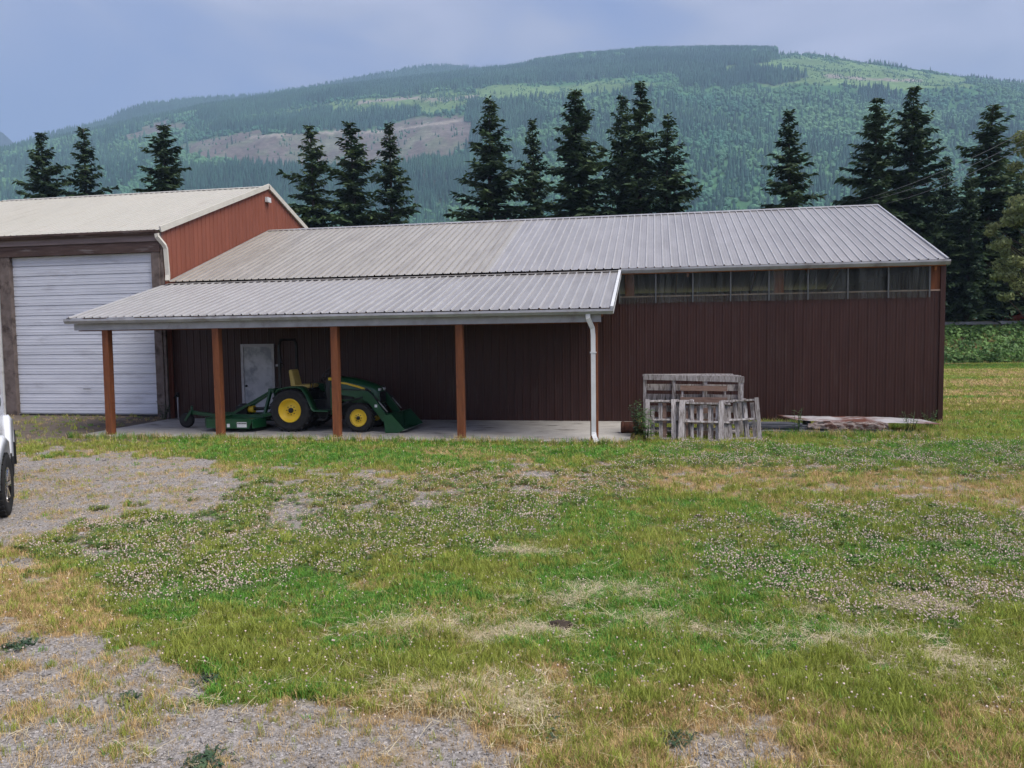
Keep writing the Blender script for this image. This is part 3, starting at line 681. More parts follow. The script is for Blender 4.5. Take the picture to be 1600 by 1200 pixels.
m = MB().sheet([(.03, 0), (XLR, 0)], (0, LY0+.0, LZ0+.033), (1, 0, 0), (0, 0, 1), (0, -.16, -.16*.2714)); m.build('flashing', 'roof_lean', lroof)
m = MB().prism(gutter_poly(LY1+.035, LZ1-.02, .10, .115), 'x', -.10, XLR+.06)
m.bb((-.10, LY1-.067, LZ1-.075), (XLR+.06, LY1-.078, LZ1-.063)); m.build('gutter', 'grey_trim', shed)
MB().bb((.02, -3.97, LZ1-.30), (13.22, -3.90, LZ1-.135)).build('beam', 'grey_trim', shed)
MB().bb((.03, -3.83, LZ1-.32), (13.2, -3.77, LZ1-.10)).build('beam', 'post_wood', shed)
pp = None
for i in range(5):
    if pp is None: o = pp = MB().bb((-.085, -.085, -.1), (.085, .085, LZ1-.29)).build('post', 'post_wood', shed, bevel=.008)
    else: o = inst(pp, shed)
    o.location = (.846+3.05*i if i < 4 else 13.055, -3.86, random.uniform(-.01, 0)); o.rotation_euler = (0, R([.35, -.2, .15, -.2, 0][i]), R(random.uniform(-1.5, 1.5)))
dx = 13.05
MB().tube([(dx-.10, -4.10, LZ1-.10), (dx-.10, -4.10, LZ1-.22), (dx-.01, -4.01, LZ1-.44), (dx, -4.0, LZ1-.6), (dx, -4.0, .25), (dx+.01, -4.03, .18), (dx+.09, -4.24, .04)], .05, rect=(.10, .08)).build('downspout', 'white_trim', shed)
MB().bb((dx-.07, -4.05, 2.0), (dx+.07, -3.95, 2.03)).build('downspout_strap', 'white_trim', shed)

# concrete slab
m = MB(); 
outline = [(.02, .0)]+[(x, -4.12+.10*math.sin(x*1.7)+random.uniform(-.08, .08)) for x in np.linspace(.0, 13.3, 40)]+[(13.82, -3.55), (13.85, -1.2), (13.8, .0)]
m.prism(outline[::-1], 'z', -.08, .04)
tag(m.build('concrete_slab', 'concrete'), 'stained concrete slab under the lean-to roof', kind='structure')

# ------------------------------------------------------------------ garage on the left
GY, GE, GRY, GRZ = -.26, 5.72, 6.19, 8.14
gar = thing('garage_building', 'tall red-brown metal garage with cream roof and white overhead door', 'garage', (-5.5, GY, 0))
GO = (-5.5, GY, 0)
def gb(mb, name, mat, parent=None, **k):
    if parent is None: return mb.build(name, mat, gar, origin=GO, **k)
    return mb.build(name, mat, parent, origin=GO if parent is gar else GO, **k)
m = MB()
for i in range(6): m.bar((-10.9+i*2.16, GY, GE-.2), (-10.9+i*2.16, GRY, GRZ-.2), .05, .2)
groof = gb(m, 'roof', 'old_wood')
l = Vector((0, GRY-GY+.14, (GRZ-GE)*(GRY-GY+.14)/(GRY-GY))); w = Vector((0, -l.z, l.y)).normalized()
p0 = None
for i in range(13):
    if p0 is None: o = p0 = MB().sheet(rib_profile(PW), (0, 0, 0), (1, 0, 0), w, l).build('roof_panel', 'roof_cream', groof, recalc=False)
    else: o = inst(p0, groof)
    o.location = (-11.58+i*PW+5.5, GY-.14-GY, GE-.052+random.uniform(0, .002)+(.001 if i % 2 else 0))
gb(MB().sheet(rib_profile(11.6, 52), (-11.58, GRY, GRZ), (1, 0, 0), (0, -w.y, w.z), (0, GRY-GY+.14, -l.z)), 'rear_roof', 'roof_cream', groof, recalc=False)
m = MB(); m.bar((.055, GY-.16, GE-.04), (.055, GRY+.02, GRZ+.03), .05, .17); m.bar((.055, 2*GRY-GY+.16, GE-.04), (.055, GRY-.02, GRZ+.03), .05, .17); gb(m, 'rake_trim', 'cream_trim', groof)
m = MB()
for sgn in (-1, 1): m.sheet([(-11.6, 0), (.03, 0)], (0, GRY, GRZ+.04), (1, 0, 0), (0, 0, 1), (0, sgn*.18, -.18*(GRZ-GE)/(GRY-GY)))
gb(m, 'ridge_cap', 'roof_cream', groof)
m = MB().prism(gutter_poly(GY-.155, GE-.06, .12, .13), 'x', -11.6, -.02); m.bb((-11.6, GY-.274, GE-.12), (-.02, GY-.287, GE-.105)); gb(m, 'gutter', 'dark_wood')
# gable wall facing the shed roof
gw = gb(MB().bb((-.10, GY+.05, .1), (-.04, 2*GRY-GY, 5.4)), 'gable_wall', 'dark_wood')
yspan = 2*(GRY-GY); npan = 14; pw = yspan/npan
for i in range(npan):
    pr_ = rib_profile(pw, 4, .022, start=i*pw)
    V = []; n = len(pr_)
    for u, h in pr_: V.append((h-.02, GY+u, .0))
    for u, h in pr_:
        y = GY+max(u, 0); V.append((h-.02, GY+u, GE-.06+(GRZ-GE)*(1-abs(y-GRY)/(GRY-GY))))
    gb(MB().add(V, [(k, k+1, n+k+1, n+k) for k in range(n-1)]), 'wall_panel', 'red_steel', gw, recalc=False)
gb(MB().bb((.022, GRY-.26, GRZ-.60), (.12, GRY+.02, GRZ-.42)), 'gable_lamp', 'white_trim')
# front
gb(MB().bb((-5.63, GY-.10, .0), (-5.24, GY+.12, 5.08)), 'door_jamb', 'old_wood', bevel=.01)
gb(MB().bb((-.34, GY-.10, .0), (-.075, GY+.12, 5.08)), 'door_jamb', 'old_wood', bevel=.01)
gb(MB().bb((-.070, GY-.06, .0), (.015, GY+.02, 5.4)), 'corner_trim', 'old_wood', bevel=.006)
gb(MB().bb((-5.63, GY-.12, 5.03), (-.04, GY+.10, 5.34)), 'header', 'dark_wood', bevel=.01)
gb(MB().bb((-11.5, GY-.15, 5.345), (-.01, GY+.05, 5.60)), 'fascia', 'dark_wood', bevel=.005)
MT('fascia_wood', (.16, .12, .115), (.24, .19, .185), rough=.8, scale=2, stretch=(.5, 3, 5), coords='World')
gar.children[-1].data.materials[0] = MATS['fascia_wood'] if False else gar.children[-1].data.materials[0]
for o in gar.children:
    if o.name.startswith('fascia'): o.data.materials[0] = MATS['fascia_wood']
fwg = gb(MB().bb((-11.5, GY+.03, .2), (-5.6, GY+.08, 5.3)), 'front_wall', 'dark_wood')
p0 = None
for i in range(7):
    if p0 is None: o = p0 = MB().sheet(rib_profile(.84, 4, .022), (0, 0, 0), (1, 0, 0), (0, -1, 0), (0, 0, 5.35)).build('wall_panel', 'red_steel', fwg, recalc=False)
    else: o = inst(p0, fwg)
    o.location = (-11.5+i*.84+5.5, .0, 0)
dp = [(0, -.034), (.020, -.034), (.026, 0), (.10, 0), (.106, .005), (.12, .005), (.126, 0), (.20, 0), (.206, .005), (.22, .005), (.226, 0), (.298, 0), (.3035, -.034)]
od = gb(MB().bb((-5.24, GY-.02, .14), (-.34, GY+.02, .175)), 'overhead_door', 'grey_trim')
p0 = None
for i in range(16):
    if p0 is None: o = p0 = MB().sheet([(a, h) for a, h in dp], (0, 0, 0), (0, 0, 1), (0, -1, 0), (4.895, 0, 0)).build('door_panel', 'door_white', od, recalc=False)
    else: o = inst(p0, od)
    o.location = (-5.237+5.5, .03+random.uniform(0, .004), .176+i*.3035)
gb(MB().tube([(-.03, GY-.21, GE-.17), (-.02, GY-.21, GE-.26), (.10, GY-.06, GE-.50), (.11, GY-.02, GE-.60), (.11, GY+.03, 4.35), (.13, GY-.02, 4.18)], .05, rect=(.11, .085)), 'downspout', 'cream_trim')
gb(MB().tube([(-5.72, GY-.10, 4.6), (-5.72, GY-.10, .2), (-5.70, GY-.2, .08)], .05, rect=(.11, .085)), 'downspout', 'white_trim')

gb(MB().bb((-5.2, GY-.035, .10), (-.36, GY-.005, .17)), 'bottom_seal', 'black_plastic', od)
m = MB(); m.tube([(-2.86, GY-.01, .95), (-2.86, GY-.07, .95), (-2.66, GY-.07, .95), (-2.66, GY-.01, .95)], .012, 6); gb(m, 'door_handle', 'black_steel', od)
for i in range(4):
    x = .846+3.05*i; pts = [(x+(.20+random.uniform(-.05, .09))*math.cos(a), -3.88+(.17+random.uniform(-.04, .06))*math.sin(a)) for a in np.linspace(0, 6.0, 11)]
    MB().prism(pts, 'z', -.06, .052+.004*i).build('post_footing', 'concrete', shed)

# ------------------------------------------------------------------ tractor
tb = at(453, 644, y=-2.95)
TX = float(tb[0])
tr = thing('tractor', 'green compact tractor with yellow wheels and a front loader bucket', 'tractor', (TX, -2.2, .04))
def wheel(parent, c, r, w, rim_r, side, name, lugs, dish):
    """side: -1 shows its outer face to -y."""
    x, y, z = c; ro = rim_r; yo = y+side*w/2
    k = side
    rim = MB().lathe([(ro*1.0, yo-k*.01), (ro*1.05, yo), (ro*1.08, yo-k*.02), (ro*.98, yo-k*.035), (ro*.90, yo-k*dish*.5), (ro*.80, yo-k*dish), (ro*.45, yo-k*(dish-.015)), (ro*.32, yo-k*(dish-.03)), (0, yo-k*(dish-.03))], (x, 0, z), 'y', 36).build(name, 'tractor_yellow', parent)
    prof = [(ro*.98, y-w*.40), (r*.80, y-w*.50), (r*.92, y-w*.47), (r*.965, y-w*.36), (r*.97, y), (r*.965, y+w*.36), (r*.92, y+w*.47), (r*.80, y+w*.50), (ro*.98, y+w*.40)]
    t = MB().lathe(prof, (x, 0, z), 'y', 40)
    for i in range(lugs):
        for sg in (-1, 1):
            a = 2*math.pi*(i+(.5 if sg > 0 else 0))/lugs
            rot = Matrix.Rotation(-a, 3, 'Y') @ Matrix.Rotation(sg*.6, 3, 'X')
            cc = Vector((math.cos(a)*r*.965, 0, math.sin(a)*r*.965))
            t.box((x+cc.x, y+sg*w*.23, z+cc.z), (r*.085, w*.52, r*.085), Matrix.Rotation(-a, 3, 'Y') @ Matrix.Rotation(sg*.55, 3, 'X'))
    t.build('tyre', 'tyre', rim)
    h = MB().lathe([(0, yo-k*(dish-.075)), (ro*.20, yo-k*(dish-.075)), (ro*.24, yo-k*(dish-.06)), (ro*.24, yo-k*dish)], (x, 0, z), 'y', 16)
    h.build('hub', 'black_steel', rim)
    b = MB()
    for i in range(8):
        a = 2*math.pi*i/8; b.lathe([(0, yo-k*(dish-.045)), (.012, yo-k*(dish-.045)), (.012, yo-k*dish)], (x+math.cos(a)*ro*.4, 0, z+math.sin(a)*ro*.4), 'y', 6)
    tag(b.build('wheel_bolts', 'black_steel', rim), kind='stuff')
    return rim
for s in (-1, 1):
    wheel(tr, (0, s*.58, .545), .555, .40, .285, s, 'rear_wheel', 18, .13)
    wheel(tr, (1.80, s*.56, .36), .365, .26, .205, s, 'front_wheel', 18, .06)
m = MB(); m.bb((-.35, -.20, .32), (.75, .20, .78)); m.bb((.7, -.15, .38), (2.05, .15, .72)); m.bb((1.72, -.45, .30), (1.88, .45, .42)); m.tube([(0, -.45, .545), (0, .45, .545)], .11)
m.build('chassis', 'black_steel', tr, bevel=.02)
# hood lofted from dash to nose
secs = [(.90, 1.34, .29, .78), (1.15, 1.38, .30, .76), (1.50, 1.33, .30, .72), (1.85, 1.24, .29, .70), (2.08, 1.15, .27, .68), (2.20, 1.06, .24, .68)]
V = []; n = 9
for x, zt, hw, zb in secs:
    V += [(x, -hw, zb), (x, -hw*1.02, zb+(zt-zb)*.55), (x, -hw*.94, zb+(zt-zb)*.80), (x, -hw*.72, zb+(zt-zb)*.95), (x, 0, zt), (x, hw*.72, zb+(zt-zb)*.95), (x, hw*.94, zb+(zt-zb)*.80), (x, hw*1.02, zb+(zt-zb)*.55), (x, hw, zb)]
Fc = []
for i in range(len(secs)-1):
    for k in range(n-1): Fc.append((i*n+k, i*n+k+1, (i+1)*n+k+1, (i+1)*n+k))
Fc.append(tuple(range(n))); Fc.append(tuple((len(secs)-1)*n+k for k in range(n)))
m = MB().add(V, Fc, True); hood = m.build('hood', 'tractor_green', tr)
for s in (-1, 1):
    m = MB(); pts = [(1.02, 1.265), (1.35, 1.225), (1.7, 1.14), (1.98, 1.035), (2.02, .985), (1.7, 1.085), (1.35, 1.18), (1.0, 1.225)]
    m.prism(pts, 'y', s*.300, s*.317); m.build('hood_stripe', 'tractor_yellow', hood)
    MB().box((2.19, s*.15, 1.04), (.05, .14, .06)).build('headlight', 'headlight', hood, bevel=.01)
m = MB().bb((2.19, -.2, .70), (2.215, .2, .98))
for i in range(6): m.bb((2.215, -.2, .72+i*.045), (2.225, .2, .74+i*.045))
m.build('grille', 'black_steel', hood)
for s in (-1, 1): MB().bb((1.02, s*.305, .80), (1.55, s*.325, 1.02)).build('side_vent', 'black_steel', hood)
# fenders and platform
for s in (-1, 1):
    path = [(-.36, 1.03), (-.30, 1.10), (-.10, 1.145), (.22, 1.16), (.34, 1.12), (.43, 1.0), (.53, .78), (.60, .60), (.66, .55), (1.05, .55)]
    P = [(x, s*.46, z) for x, z in path]+[(x, s*.80, z) for x, z in path]; k = len(path)
    V = P+[(x, y, z-.03) for x, y, z in P]
    Fc = [(i, i+1, k+i+1, k+i) for i in range(k-1)]+[(2*k+i, 3*k+i, 3*k+i+1, 2*k+i+1) for i in range(k-1)]+[(k+i, k+i+1, 3*k+i+1, 3*k+i) for i in range(k-1)]+[(i, 2*k+i, 2*k+i+1, i+1) for i in range(k-1)]
    f = MB().add(V, Fc, True); f.prism([(x, z-.01) for x, z in path[:8]]+[(.35, .55), (-.3, .55)], 'y', s*.45, s*.47); f.build('fender', 'tractor_green', tr)
    m = MB(); m.bar((.66, s*.60, .52), (.75, s*.60, .32), .03, .03); m.bar((.98, s*.60, .52), (.9, s*.60, .32), .03, .03); m.bar((.72, s*.60, .31), (.93, s*.60, .31), .22, .03); m.build('step', 'black_steel', tr)
MB().bb((.30, -.45, .53), (1.0, .45, .57)).build('platform', 'black_steel', tr)
m = MB(); m.bb((-.42, -.44, .78), (.28, .44, 1.02)); m.build('seat_pedestal', 'black_steel', tr, bevel=.03)
seat = MB().prism([(-.16, 1.05), (.32, 1.08), (.36, 1.13), (.32, 1.18), (-.10, 1.16), (-.18, 1.12)], 'y', -.25, .25).build('seat', 'seat_yellow', tr, bevel=.03)
MB().prism([(-.10, 1.14), (-.19, 1.52), (-.23, 1.57), (-.29, 1.54), (-.24, 1.12)], 'y', -.20, .20).build('backrest', 'seat_yellow', seat, bevel=.03)
m = MB(); m.prism([(.72, .57), (.92, .57), (.95, 1.30), (.80, 1.34), (.76, 1.1)], 'y', -.26, .26); dash = m.build('dashboard', 'black_plastic', tr, bevel=.02)
MB().bb((.84, -.28, 1.28), (1.0, .28, 1.355)).build('cowl', 'tractor_yellow', dash, bevel=.02)
m = MB(); a = R(35); pts = []
for i in range(21):
    t = 2*math.pi*i/20; pts.append((.66+.19*math.cos(t)*math.sin(a), .19*math.sin(t), 1.40+.19*math.cos(t)*math.cos(a)*.0+.19*math.cos(t)*math.cos(a)))
m.tube(pts, .014, 6); m.tube([(.66, 0, 1.40), (.82, 0, 1.28)], .02, 6); m.tube([(.66-.19*math.sin(a), 0, 1.4-.19*math.cos(a)), (.66, 0, 1.4), (.66+.19*math.sin(a), 0, 1.4+.19*math.cos(a))], .01, 5); m.build('steering_wheel', 'black_plastic', tr)
m = MB(); m.tube([(-.38, -.48, .75), (-.38, -.48, 2.2), (-.38, -.38, 2.34), (-.38, .38, 2.34), (-.38, .48, 2.2), (-.38, .48, .75)], .035, rect=(.06, .06)); m.build('roll_bar', 'black_steel', tr)
m = MB(); m.tube([(.45, -.40, 1.0), (.52, -.42, 1.32)], .012, 5); m.tube([(.40, -.40, 1.0), (.42, -.41, 1.25)], .012, 5); m.tube([(.85, -.40, .8), (.80, -.46, 1.38)], .014, 5); m.build('lever', 'black_steel', tr)
# loader
for s in (-1, 1):
    ld = MB().prism([(.98, .42), (1.16, .42), (1.20, 1.02), (1.10, 1.16), (.98, 1.10)], 'y', s*.38, s*.48).build('loader_mast', 'tractor_green', tr, bevel=.008)
    arm = MB().prism([(1.02, 1.10), (1.05, .97), (1.78, .86), (2.04, .74), (2.40, .26), (2.52, .30), (2.50, .42), (2.16, .90), (2.04, 1.02), (1.86, 1.04)], 'y', s*.49, s*.57).build('loader_arm', 'tractor_green', tr, bevel=.006)
    m = MB(); m.tube([(1.10, s*.60, .60), (1.55, s*.60, .76)], .035, 8); m.tube([(1.50, s*.60, .745), (1.90, s*.60, .88)], .018, 8); m.build('lift_cylinder', 'black_steel', arm)
    m = MB(); m.tube([(1.95, s*.53, 1.08), (2.28, s*.53, .78)], .03, 8); m.build('tilt_cylinder', 'black_steel', arm)
    MB().tube([(2.26, s*.53, .80), (2.52, s*.53, .50)], .016, 8).build('cylinder_rod', 'bare_steel', arm)
    m = MB(); m.tube([(1.08, s*.59, 1.02), (1.4, s*.60, 1.07), (1.85, s*.60, 1.06), (2.02, s*.60, 1.10), (2.12, s*.57, 1.0)], .012, 6); m.build('hose', 'black_plastic', arm)
    MB().bb((2.20, s*.571, .62), (2.27, s*.574, .69)).build('decal', 'label_white', arm)
MB().bb((2.30, -.5, .33), (2.42, .5, .41)).build('cross_tube', 'tractor_green', tr)
sidep = [(2.49, .42), (2.69, .47), (3.04, .09), (2.84, .0), (2.53, .0)]
bk = MB()
for s in (-1, 1): bk.prism(sidep, 'y', s*.75, s*.735)
shell = [(2.69, .47), (2.49, .42), (2.53, .0), (2.84, .0), (3.08, .085)]
for i in range(4):
    a, b = shell[i], shell[i+1]; d = Vector((b[0]-a[0], b[1]-a[1])).normalized(); nn = Vector((-d.y, d.x))*.012
    bk.prism([a, b, (b[0]+nn.x, b[1]+nn.y), (a[0]+nn.x, a[1]+nn.y)], 'y', -.734, .734)
bk = bk.build('bucket', 'tractor_green', tr)
MB().prism([(2.98, .05), (3.10, .09), (3.10, .102), (2.97, .062)], 'y', -.752, .752).build('cutting_edge', 'bare_steel', bk)

# rotary cutter hitched behind
rc = thing('rotary_cutter', 'green rotary mower with black tail wheel behind the tractor', 'mower', (3.62, -2.3, .04))
top = [(-.85, -.45), (-.55, -.85), (.72, -.85), (.80, -.3), (.80, .3), (.72, .85), (-.55, .85), (-.85, .45)]
m = MB(); m.prism(top, 'z', .30, .335); deck = m.build('deck', 'tractor_green', rc)
m = MB()
for i in range(len(top)):
    a, b = top[i], top[(i+1) % len(top)]
    if i in (3,): continue
    zb = .10
    if a[1] == b[1]: m.prism([(a[0], .30), (b[0], .30), (b[0]-(.10 if b[0] > a[0] else 0), zb), (a[0], zb)], 'y', a[1]-.01, a[1]+.012)
    else: m.bar((a[0], a[1], .2), (b[0], b[1], .2), .02, .2)
m.build('skirt', 'tractor_green', deck)
m = MB(); m.bar((-.75, -.25, .37), (.7, -.25, .37), .06, .07); m.bar((-.75, .25, .37), (.7, .25, .37), .06, .07); m.bar((-.2, -.8, .36), (-.2, .8, .36), .08, .05); m.build('deck_rib', 'tractor_green', deck)
m = MB(); m.bb((-.16, -.14, .335), (.16, .14, .60)); m.lathe([(0, .66), (.10, .66), (.13, .6), (.13, .55)], (0, 0, 0), 'z', 12); m.build('gearbox', 'black_steel', rc, bevel=.02)
m = MB()
for s in (-1, 1):
    m.bar((-.20, s*.25, .40), (.86, s*.08, 1.00), .05, .06); m.bar((.80, s*.40, .34), (.86, s*.10, 1.03), .06, .08)
m.bb((.80, -.14, .96), (.95, .14, 1.07)); m.bar((.9, 0, 1.02), (1.25, 0, 1.0), .05, .06)
for s in (-1, 1): m.bar((.78, s*.42, .38), (1.25, s*.40, .52), .04, .09)
m.build('hitch_frame', 'tractor_green', rc)
m = MB(); m.tube([(.12, 0, .50), (.32, 0, .52)], [.075, .095], 12); m.build('shaft_guard', 'tractor_yellow', rc)
m = MB(); m.tube([(.30, 0, .52), (1.25, 0, .58)], .045, 10); m.build('drive_shaft', 'black_plastic', rc)
m = MB(); m.bar((-.80, 0, .34), (-1.52, 0, .42), .09, .09); m.bar((-1.52, -.09, .44), (-1.52, .09, .44), .05, .06); m.bar((-1.50, -.09, .46), (-1.68, -.09, .20), .02, .06); m.bar((-1.50, .09, .46), (-1.68, .09, .20), .02, .06); m.tube([(-1.52, 0, .40), (-1.52, 0, .60)], .03, 8); m.build('tail_beam', 'tractor_green', rc)
t = MB().lathe([(.06, -.05), (.15, -.07), (.19, -.06), (.205, 0), (.19, .06), (.15, .07), (.06, .05)], (-1.68, 0, .205), 'y', 26); tw = t.build('tail_wheel', 'tyre', rc)
MB().lathe([(0, -.055), (.05, -.055), (.065, -.045), (.065, .045), (.05, .055), (0, .055)], (-1.68, 0, .205), 'y', 14).build('hub', 'black_steel', tw)
lb = MB().bb((.30, -.864, .13), (.57, -.8605, .265)).build('warning_label', 'label_white', deck)
m = MB(); x = .315
for wd in (.022, .014, .026, .018, .010, .024, .016, .022, .020, .014):
    m.bb((x, -.8665, .215), (x+wd, -.8645, .245)); x += wd+.007
m.build('label_print', 'black_plastic', lb)
MB().bb((.02, -.863, .13), (.10, -.8605, .22)).build('decal', 'label_white', deck)

# yard hydrant by the corner
yh = thing('yard_hydrant', 'slim pale standpipe with black head by the garage corner', 'hydrant', (.35, -.35, 0))
MB().tube([(0, 0, 0), (0, 0, .72)], .022, 8).build('pipe', 'grey_trim', yh)
m = MB(); m.box((0, 0, .78), (.07, .09, .14)); m.tube([(0, -.03, .78), (0, -.12, .74)], .022, 8); m.bar((0, 0, .84), (-.16, 0, .66), .025, .015); m.build('head', 'black_steel', yh, bevel=.01)

# ------------------------------------------------------------------ pallets and scrap beside the shed
def plank(parent, a, b, w, t, mat='grey_plank', up=(0, 1, 0), name='board'):
    m = MB(); a = Vector(a); b = Vector(b)
    d = (b-a); L_ = d.length; z = d.normalized(); u = Vector(up); x = u.cross(z).normalized(); y = z.cross(x)
    N_ = 4; V = []; Fc = []
    for i in range(N_+1):
        c = a+d*i/N_; q = random.uniform(-.004, .004); ww = w*random.uniform(.96, 1.03)
        for e, f in ((-1, -1), (1, -1), (1, 1), (-1, 1)): V.append(c+x*e*ww/2+y*(f*t/2+q))
    for i in range(N_):
        for k in range(4): Fc.append((i*4+k, i*4+(k+1) % 4, i*4+4+(k+1) % 4, i*4+4+k))
    Fc += [(3, 2, 1, 0), tuple(N_*4+k for k in range(4))]
    m.add(V, Fc); return m.build(name, mat, parent)
def pallet(label, loc, w, h, fronts, backs, tilt, roll, mats=('grey_plank', 'grey_plank'), rz=0):
    p = thing('pallet', label, 'pallet', loc, 0, 'old pallets propped beside the brown wall')
    p.rotation_euler = (-tilt, roll, rz)
    for z in (.05, h*.5, h-.05):
        plank(p, (0, .06, z), (w, .06, z), .04, .085, mats[0], up=(0, 1, 0), name='stringer')
    for x in np.linspace(.16, w-.12, 4): plank(p, (x, .16, .02), (x+random.uniform(-.02, .02), .16, h*random.uniform(.82, .98)), .085, .018, random.choice(['brown_plank', 'grey_plank']))
    for x, ww in fronts: plank(p, (x, .006, random.uniform(-.02, .03)), (x+random.uniform(-.01, .01), .006, h+random.uniform(-.03, .02)), ww, .018, mats[0])
    for x, ww in backs: plank(p, (x, .116, random.uniform(-.01, .02)), (x+random.uniform(-.01, .01), .116, h+random.uniform(-.03, .01)), ww, .018, mats[1])
    return p
g0 = at(1010, 692, z=0); 
cr_ = thing('crate_frame', 'grey weathered slatted crate standing behind the leaning pallets', 'crate', (14.12, -2.55, 0))
CW, CH, CD = 2.26, 1.43, .55
plank(cr_, (-.02, -.06, CH), (CW-.1, -.05, CH-.02), .20, .03, up=(0, 0, 1), name='top_board'); plank(cr_, (.0, .16, CH+.0), (CW-.2, .16, CH), .16, .03, up=(0, 0, 1), name='top_board'); plank(cr_, (.0, -.165, CH-.03), (CW+.02, -.165, CH-.10), .13, .025, up=(0, 1, 0), name='rail')
for x in (.03, .70, 1.42, CW-.03):
    for y in (-.13, .38): plank(cr_, (x, y, 0), (x, y, CH-.03), .07, .05, name='upright')
for z, y in ((1.12, .43), (.88, .43), (.60, .43), (.32, .43), (.08, .43)): plank(cr_, (0.0, y, z), (CW, y, z-.02), .15, .022, up=(0, 1, 0), name='slat')
for z in (.10, .80): plank(cr_, (0, .1, z), (CW, .1, z), .4, .025, up=(0, 0, 1), name='shelf')
p2_ = pallet('brown stained pallet leaning on the grey crate', (14.98, -2.92, 0), 1.02, 1.24, [], [], R(3), 0, ('brown_plank', 'brown_plank'))
for o in list(p2_.children): bpy.data.objects.remove(o)
for x in (.03, .50, .98): plank(p2_, (x, .06, 0), (x, .06, 1.2), .04, .085, 'grey_plank', name='stringer')
for z in (1.15, .88, .62, .38, .10): plank(p2_, (-.02, .006, z), (1.03, .006, z+random.uniform(-.02, .02)), .12, .02, 'brown_plank', up=(0, 1, 0))
pallet('silver-grey pallet at the left end of the pallet pile', (14.18, -3.44, 0), 1.08, .96, [(.05, .10), (.62, .10)], [(.05, .09), (.34, .085), (.72, .08), (1.02, .08)], R(15), R(-.5))
pallet('silver-grey pallet in the middle of the pallet pile', (14.92, -3.55, 0), 1.10, .93, [(.05, .105), (.06, .02), (.90, .12), (.02, .09)], [(.10, .08), (.28, .075), (.48, .08), (.66, .07), (.82, .07), (1.04, .09)], R(14), R(1.2))
pallet('pale pallet tilting at the right end of the pallet pile', (15.86, -3.46, 0), .84, .95, [(.08, .09), (.80, .09)], [(.34, .085), (.56, .085), (.20, .07)], R(14), R(-3.5))
# rusty pipe on the slab end
pi = thing('rusty_pipe', 'short rusty brown pipe lying at the end of the slab', 'pipe', (13.58, -2.45, .04))
m = MB(); m.lathe([(.11, 0), (.135, 0), (.135, .62), (.11, .62)], (0, 0, .135), 'x', 22, closed=True); m.build('barrel', 'rust', pi)
m = MB().lathe([(.136, .02), (.146, .02), (.146, .07), (.136, .07)], (0, 0, .135), 'x', 22, closed=True); m.build('collar', 'rust', pi)
# lumber pile
lp = thing('lumber_pile', 'low pile of dark wet boards lying along the shed wall', 'lumber', (18.2, -1.75, 0))
random.seed(31)
for i, (x0, x1, y, z, w_, t_) in enumerate([(-1.5, 1.4, -.42, .03, .14, .045), (-1.7, 1.5, -.2, .03, .15, .045), (-1.4, 1.7, .05, .03, .15, .045), (-1.6, 1.2, .28, .03, .14, .045), (-1.5, 1.3, -.34, .08, .14, .045), (-1.65, 1.6, -.12, .08, .15, .045), (-1.3, 1.5, .12, .08, .15, .045), (-1.55, 1.1, -.28, .13, .14, .045), (-1.62, .6, -.05, .13, .15, .045), (-1.4, .4, .15, .13, .14, .045), (-1.5, -.2, -.18, .18, .14, .045), (-1.45, -.3, .06, .18, .14, .045), (-1.7, -.5, -.30, .18, .14, .045), (-1.72, -.4, -.24, .23, .15, .045), (-1.66, -.55, -.04, .23, .14, .045), (-1.7, .9, -.52, .03, .14, .045), (-1.68, .7, -.50, .08, .13, .045)]):
    plank(lp, (x0, y, z), (x1, y+random.uniform(-.05, .05), z), w_, t_, 'dark_plank', up=(0, 0, 1))
rb = thing('rotten_beam', 'broken rotten timber lying on the dark boards', 'timber', (18.75, -2.12, .12))
V = []; Fc = []; K = 22
for i in range(K+1):
    x = -.85+1.75*i/K; tp = 1 if 1 < i < K-1 else .6
    for e, f in ((-1, -1), (1, -1), (1.0, .6), (.3, 1), (-.6, .9), (-1, .3)):
        V.append((x+random.uniform(-.02, .02), e*.11*tp+random.uniform(-.02, .02), .10+f*.085*tp+random.uniform(-.028, .028)))
for i in range(K):
    for k in range(6): Fc.append((i*6+k, i*6+(k+1) % 6, i*6+6+(k+1) % 6, i*6+6+k))
Fc += [tuple(range(6))[::-1], tuple(K*6+k for k in range(6))]
MB().add(V, Fc).build('beam', 'rotten_wood', rb)
for i in range(5):
    x = random.uniform(-.6, .6); m = MB(); m.box((x, random.uniform(-.08, .0), .17+random.uniform(0, .02)), (random.uniform(.15, .4), .05, .02), Matrix.Rotation(random.uniform(-.15, .15), 3, 'Y'), jit=.01); m.build('splinter', 'rotten_wood', rb)
rs_ = thing('rusty_sheet', 'warped rusty roofing sheet lying on top of the lumber pile', 'metal sheet', (19.1, -1.5, .29))
nx_, ny_ = 30, 6; V = []; Fc = []
for j in range(ny_+1):
    for i in range(nx_+1):
        x = -1.72+3.3*i/nx_+.35*j/ny_*0; y = -.42+.95*j/ny_; edge = .3*(i/nx_-.5)
        V.append((x-.28*(1-j/ny_)*(-1 if i < nx_/2 else -.6), y, .004*math.sin(i*1.9)+.018*math.sin(x*1.7+y)+-.028*x+.03*y))
for j in range(ny_):
    for i in range(nx_): Fc.append((j*(nx_+1)+i, j*(nx_+1)+i+1, (j+1)*(nx_+1)+i+1, (j+1)*(nx_+1)+i))
o = MB().add(V, Fc, True).build('sheet', 'rusty_sheet', rs_); md = o.modifiers.new('thick', 'SOLIDIFY'); md.thickness = .008
m = MB()
for x in (-1.1, .1): m.box((x, .05, -.14), (.10, .5, .22))
m.build('bearer', 'dark_plank', rs_)

